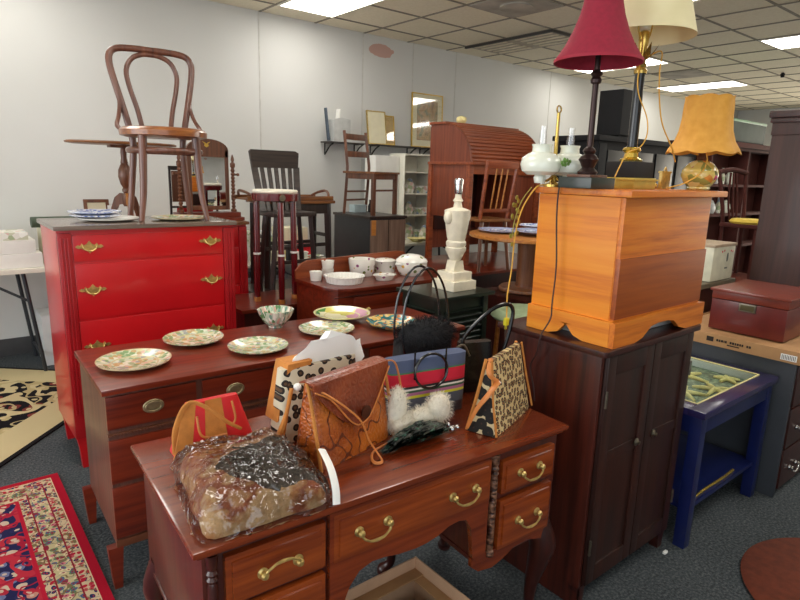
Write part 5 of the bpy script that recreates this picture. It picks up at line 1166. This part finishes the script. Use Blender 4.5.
MB().tube([(-.06, -.05, .12), (-.055, -.06, .07), (-.03, -.062, .055), (.02, -.06, .052)], .0035, 8, sub=4).tube([(.045, -.04, .14), (.05, -.05, .09), (.035, -.055, .07)], .0035, 8, sub=4).build('piping', 'strapo', R)
# leopard flap bag with tissue
R = thing('handbag', 'pale leopard print bag with tan suede flap, stuffed with white tissue', 'handbag', (.905, 1.505, ZD), math.radians(2), 'handbags on the vanity desk')
wedge(MB(), .31, .10, .27, .04, .22, dy=0).build('body', 'leoW', R)
a = MB(); a.prism([(-.155, .06), (-.125, .19), (-.115, .235), (-.03, .235), (-.06, .17), (-.07, .14)], -.02, .056, 'y', b=.004); a.build('suede_flap', 'tan', R)
MB().tube([(-.12, -.045, .17), (-.14, -.05, .10), (-.165, -.052, .03)], [.006, .006, .014], 8, sub=3).build('tassel', 'tan', R)
MB().sphere((-.10, -.045, .17), .012).build('snap', 'paper', R)
a = MB(); rnd = random.Random(11)
outl = [(-.09, .17), (-.075, .22), (-.03, .245), (-.01, .275), (.03, .278), (.05, .30), (.085, .285), (.12, .275), (.135, .255), (.15, .26), (.155, .20), (.13, .17)]
t = bmesh.new(); A = [t.verts.new((p[0], -.014+rnd.uniform(-.01, .01), p[1])) for p in outl]; Bv = [t.verts.new((p[0], .016+rnd.uniform(-.01, .01), p[1]-.01)) for p in outl]
t.faces.new(A); t.faces.new(Bv[::-1])
for i in range(len(A)): t.faces.new((A[i], Bv[i], Bv[(i+1) % len(A)], A[(i+1) % len(A)]))
bmesh.ops.triangulate(t, faces=list(t.faces)); bmesh.ops.subdivide_edges(t, edges=list(t.edges), cuts=2, fractal=.6, seed=3)
a.add(t); o = a.build('tissue_paper', 'paper', loc=(.895, 1.515, ZD)); o.scale = (1.15, 1, 1.03); tag(o, 'crumpled white tissue paper sticking out of the leopard flap bag', 'paper')
# tooled leather bag
R = thing('handbag', 'tooled brown leather handbag with laced flap and crossing shoulder strap', 'handbag', (.90, 1.345, ZD), math.radians(13), 'handbags on the vanity desk')
wedge(MB(), .31, .13, .30, .035, .232).build('body', 'tool', R)
def fl(u, v):
    # flap hanging over the front
    w = .155*(1-.0*v); x = -w+2*w*u; edge = .13*(1-abs(2*u-1)**1.6)+.02
    if v < .25: k = v/.25; return Vector((x, .024-.05*k, .237+.006*math.sin(PI*k)))
    k = (v-.25)/.75; z = .237-edge*k; y = -.026-(.237-z)*.215-.004; return Vector((x, y-.002, z))
a = MB(); a.grid(fl, 24, 12); bmesh.ops.solidify(a.b, geom=list(a.b.faces), thickness=-.004); a.build('flap', 'flap', R)
MB().tube([(x, -.027-(.237-z)*.215-.008, z) for x, z in [(-.155, .22), (-.10, .185), (-.04, .11), (0, .09), (.05, .11), (.11, .17), (.155, .22)]], .0025, 6, sub=4).build('flap_lacing', 'strapo', R)
for s in (-1, 1): MB().tube([(s*.155, -.062, .0), (s*.157, -.044, .1), (s*.156, -.02, .20), (s*.15, .0, .24)], .005, 8, sub=3).build('gusset_lacing', 'tan', R)
a = MB(); a.tube([(.148, -.01, .215), (.165, -.02, .23), (.20, -.03, .21), (.21, -.05, .10), (.17, -.075, .02), (.10, -.095, .010), (.02, -.10, .010), (-.02, -.125, .008), (-.03, -.15, .008), (-.01, -.155, .008), (.01, -.12, .014), (.0, -.095, .05), (-.03, -.085, .12), (-.11, -.05, .2), (-.148, -.01, .225)], .0045, 8, flat=.6, sub=5); a.build('strap', 'strapo', R)
MB().lathe([(0, 0), (.018, 0), (.02, .004), (0, .006)], n=16, mt=T(.02, -.064, .12) @ Matrix.Rotation(PI/2, 4, 'X')).build('clasp', plain('dark_clasp', '5a3020', .3, .3), R)
# striped cloth bag
R = thing('handbag', 'multicoloured striped cloth bag with black ring handle', 'handbag', (1.262, 1.40, ZD), math.radians(-10), 'handbags on the vanity desk')
wedge(MB(), .285, .075, .30, .06, .205).build('body', 'stripe', R)
MB().tube([(-.01+.062*math.cos(t), -.052+.004*math.sin(t), .165+.058*math.sin(t)) for t in [2*PI*i/28 for i in range(28)]], .0045, 8, closed=True).build('ring_handle', 'blk', R)
MB().tube([(-.07, -.045, .235), (-.068, -.043, .14)], .003, 6).tube([(.05, -.045, .235), (.052, -.043, .14)], .003, 6).build('handle_loops', 'blk', R)
# hairy helper : many thin hair strands as one mesh
def hair(a, pts_normals, ln, rnd, th=.0012, droop=.4):
    t = bmesh.new()
    for (p, n) in pts_normals:
        L_ = ln*rnd.uniform(.6, 1.2); d = (n+Vector((rnd.uniform(-.6, .6), rnd.uniform(-.6, .6), rnd.uniform(-.6, .6)))).normalized()
        s = d.cross(Vector((rnd.random(), rnd.random(), rnd.random()))).normalized()*th
        m1 = p+d*L_*.5; m2 = p+d*L_+Vector((0, 0, -droop*L_*.5))
        v = [t.verts.new(q) for q in (p-s, p+s, m1+s*.7, m1-s*.7, m2)]
        t.faces.new(v[:4]); t.faces.new((v[3], v[2], v[4]))
    a.add(t)
def ell(c, r, n, rnd):
    out = []
    for _ in range(n):
        v = Vector((rnd.gauss(0, 1), rnd.gauss(0, 1), rnd.gauss(0, 1))).normalized()
        out.append((Vector((c[0]+v.x*r[0], c[1]+v.y*r[1], c[2]+v.z*r[2])), v))
    return out
R = thing('handbag', 'black fur-topped bag with two tall thin loop handles behind the striped bag', 'handbag', (1.36, 1.53, ZD), math.radians(-8), 'handbags on the vanity desk')
wedge(MB(), .24, .08, .22, .07, .22).build('body', 'blkm', R)
rnd = random.Random(4); M['furblk'] = plain('black_fur', '1c1c1f', .8, 0, 0, .4, 60)
a = MB(); a.sphere((0, -.02, .235), 1, (.115, .045, .055), 20); hair(a, ell((0, -.02, .235), (.112, .043, .053), 2600, rnd), .03, rnd, .0007); a.build('fur_trim', 'furblk', R)
for dy in (-.035, .02):
    P = [(-.095, dy, .17), (-.11, dy, .26), (-.095, dy, .38), (-.045, dy, .465), (.01, dy, .47), (.06, dy, .40), (.085, dy, .27), (.08, dy, .17)]
    MB().tube(P, .0042, 8, sub=5).build('handle', 'blk', R)
R = thing('handbag', 'black glossy bag with a large arched handle leaning on the leopard bag', 'handbag', (1.555, 1.46, ZD), math.radians(-20), 'handbags on the vanity desk')
wedge(MB(), .16, .06, .13, .04, .19).build('body', 'blk', R)
MB().tube([(-.06, 0, .12), (-.045, 0, .20), (.0, -.0, .255), (.07, .0, .31), (.13, 0, .325), (.155, 0, .30), (.15, 0, .24), (.13, .0, .16), (.09, 0, .06), (.06, 0, .03)], [.008]*10, 10, flat=.7, sub=5).build('handle', 'blk', R)
MB().tube([(-.085, -.03, .18), (-.06, -.04, .19), (-.04, -.05, .15)], .004, 6, sub=3).build('chain_clasp', 'pewter', R)
# leopard upright bag
R = thing('handbag', 'leopard print triangular handbag with suede tie at right of the desk', 'handbag', (1.445, 1.215, ZD), math.radians(19), 'handbags on the vanity desk')
wedge(MB(), .32, .105, .245, .018, .235, dx=-.005).build('body', 'leoS', R)
a = MB(); a.poly([(-.1635, -.054, .002), (-.1635, .052, .002), (-.131, .009, .232), (-.131, -.009, .232), (-.158, -.054, .002), (-.158, .052, .002), (-.127, .009, .232), (-.127, -.009, .232)], [(0, 3, 2, 1), (4, 5, 6, 7), (0, 1, 5, 4), (1, 2, 6, 5), (2, 3, 7, 6), (3, 0, 4, 7)]); a.build('gusset', 'leoB', R)
for s in (-1, 1): MB().tube([(-.160 if s < 0 else .158, -.052, .004), (-.148 if s < 0 else .142, -.028, .12), (-.132 if s < 0 else .12, -.010, .238)], .0055, 6, flat=.6, sub=3).tube([(-.160 if s < 0 else .158, .050, .004), (-.148 if s < 0 else .142, .026, .12), (-.132 if s < 0 else .12, .010, .238)], .0055, 6, sub=3).build('suede_edging', 'tan', R)
MB().tube([(-.125, -.03, .17), (-.165, -.02, .14), (-.180, .01, .09), (-.178, .04, .02)], [.012, .010, .008, .007], 8, flat=.5, sub=4).tube([(-.12, .0, .238), (-.15, -.01, .2), (-.125, -.03, .17)], .008, 8, flat=.5, sub=4).build('suede_tie', 'strapo', R)
MB().sphere((-.118, -.034, .165), .007, seg=8).build('stud', 'chrome', R)
# white fur and black feathers
rnd = random.Random(8); M['furw'] = plain('white_fur', 'efe8d8', .85, 0, 0, .1, 40)
a = MB(); cs = [((1.083, 1.325, .835), (.034, .022, .072)), ((1.10, 1.31, .795), (.05, .03, .026)), ((1.17, 1.30, .80), (.055, .028, .032)), ((1.225, 1.29, .82), (.045, .03, .048))]
for c, r in cs: a.sphere(c, 1, r, 16); hair(a, ell(c, r, 900, rnd), .02, rnd, .0007)
tag(a.build('fur_collar', 'furw'), 'white fur piece draped in front of the striped bag', 'fur')
a = MB(); rnd = random.Random(12)
t = bmesh.new()
for k in range(420):
    u = rnd.random(); bx_ = Vector((1.21-u*.20, 1.235+rnd.uniform(-.035, .035)*math.sin(PI*min(1, .25+u*.7)), ZD+.008+rnd.uniform(.5, 1)*.045*math.sin(PI*min(1, u*.8+.15))))
    d = Vector((-1, rnd.uniform(-.12, .06)-.12, rnd.uniform(-.15, .02))).normalized(); s = Vector((0, 1, rnd.uniform(-.5, .5))).normalized()*.006
    p1 = bx_+d*.035+Vector((0, 0, .004)); p2 = bx_+d*.065; p2.z = max(p2.z, ZD+.002)
    v = [t.verts.new(q) for q in (bx_, bx_+d*.015+s, p1+s, p2, p1-s, bx_+d*.015-s)]; t.faces.new(v)
a.add(t); a.sphere((1.10, 1.235, ZD+.026), 1, (.11, .032, .025), 20); a.build
tag(a.build('feather_plume', 'feather'), 'iridescent black-green feather plume lying at the front of the desk', 'feather')
tag(MB().sphere((0, 0, .012), .011, seg=8).sphere((.012, -.012, .02), .008, seg=8).sphere((.0, .016, .022), .008, seg=8).sphere((.014, .008, .010), .008, seg=8).build('crystal_brooch', 'chrome', loc=(1.225, 1.225, ZD)), 'sparkling brooch at the end of the black feather plume', 'brooch')

# ------------------------------------------------------------------ plastic-wrapped fur
R = thing('wrapped_fur', 'mixed brown, black and tan fur folded inside a clear plastic bag', 'fur', (.60, 1.29, ZD))
quad = [(.385, 1.125), (.71, 1.09), (.745, 1.45), (.455, 1.52)]
def blob(k, h, seed, amp, nz=6.0):
    def fn(u, v):
        th = u*2*PI; r = math.sin(v*PI/2) ; c, s = math.cos(th), math.sin(th); q = (abs(c)**9+abs(s)**9)**(-1/9)
        a_, b_ = c*q*r, s*q*r
        A, B_ = (a_+1)/2, (b_+1)/2
        x = (quad[0][0]*(1-A)+quad[1][0]*A)*(1-B_)+(quad[3][0]*(1-A)+quad[2][0]*A)*B_
        y = (quad[0][1]*(1-A)+quad[1][1]*A)*(1-B_)+(quad[3][1]*(1-A)+quad[2][1]*A)*B_
        x = .60+(x-.60)*k; y = 1.30+(y-1.30)*k
        z = h*(max(0, 1-r**5))**.5*(1-.12*b_)
        z = z*(1+amp*2*noise.noise(Vector((x*nz+seed, y*nz, 2.1)))) if r < .999 else 0
        d = amp*.10*noise.noise(Vector((x*nz*2, y*nz*2, z*20+seed)))
        return Vector((x-.60+d, y-1.29+d, max(.002, z)))
    return fn
a = MB(); a.grid(blob(.95, .072, 1, .10), 72, 26, True); bmesh.ops.remove_doubles(a.b, verts=list(a.b.verts), dist=.0004); 
rnd = random.Random(21); pn = []
for f in a.b.faces:
    if f.calc_center_median().z > .01:
        for _ in range(3):
            q = f.calc_center_median(); pn.append((q+Vector((rnd.uniform(-.006, .006), rnd.uniform(-.006, .006), 0)), (Vector((0, 0, 1))+Vector((rnd.uniform(-.4, .9), rnd.uniform(-.9, .3), 0))*2).normalized()))
hair(a, pn, .009, rnd, .0006, .6)
a.build('fur', 'fur', R)
a = MB(); bf = blob(1.035, .092, 4, .08, 9.0)
def film(u, v):
    p = bf(u, v)
    rg = lambda q, k: (1-min(1, abs(noise.noise(Vector((q.x*k, q.y*k, q.z*k+5)))*2.2)))**5
    if v > .985: return p
    h = .010*rg(p, 9)+.006*rg(p, 20)
    r = Vector((p.x, p.y, 0)); r = r.normalized() if r.length > 1e-4 else r
    w = v**3
    return Vector((p.x+r.x*h*w, p.y+r.y*h*w, p.z+h*(1-w)))
a.grid(film, 200, 90, True); bmesh.ops.remove_doubles(a.b, verts=list(a.b.verts), dist=.0004); a.build('plastic_bag', 'film', R, label='clear crinkled plastic', ang=60)
a = MB(); a.tube([(.105, -.205, .006), (.112, -.19, .04), (.122, -.15, .075), (.140, -.08, .09)], .011, 6, flat=.25, sub=4); a.build('white_label', 'paper', R, label='white paper strip')

# ------------------------------------------------------------------ cardboard box under the desk and rust wool rug
ox, oy = .98, 1.17
R = thing('cardboard_box', 'open cardboard box on the carpet under the desk kneehole', 'box', (ox, oy, 0))
x0, x1, y0, y1, h = .765-ox, 1.215-ox, .93-oy, 1.36-oy, .245
MB().box(x0, x1, y0, y1, 0, .006, .001).box(x0, x0+.005, y0, y1, .006, h, .001).box(x1-.005, x1, y0, y1, .006, h, .001).box(x0+.005, x1-.005, y0, y0+.005, .006, h, .001).box(x0+.005, x1-.005, y1-.005, y1, .006, h, .001).build('box_body', 'cardl', R)
MB().box(x0+.006, x0+.056, y0+.01, y1-.01, h-.05, h-.046, .001).box(x1-.046, x1-.006, y0+.01, y1-.01, h-.05, h-.046, .001).box(x0+.006, x1-.006, y1-.05, y1-.006, h-.045, h-.041, .001).build('inner_flap', 'card', R)
tag(MB().box(-.17, .17, -.15, .14, 0, .15, .03).build('grey_fabric_bundle', 'greyf', loc=(.99, 1.13, .008)), 'grey-blue folded cloth inside the cardboard box', 'cloth')
R = MB().lathe([(0, 0), (.40, 0), (.42, .01), (.40, .022), (0, .022)], n=64).build('round_mat', 'rust', loc=(2.62, .36, .001)); tag(R, 'round rust-brown wool mat on the carpet at the bottom right corner', 'rug')
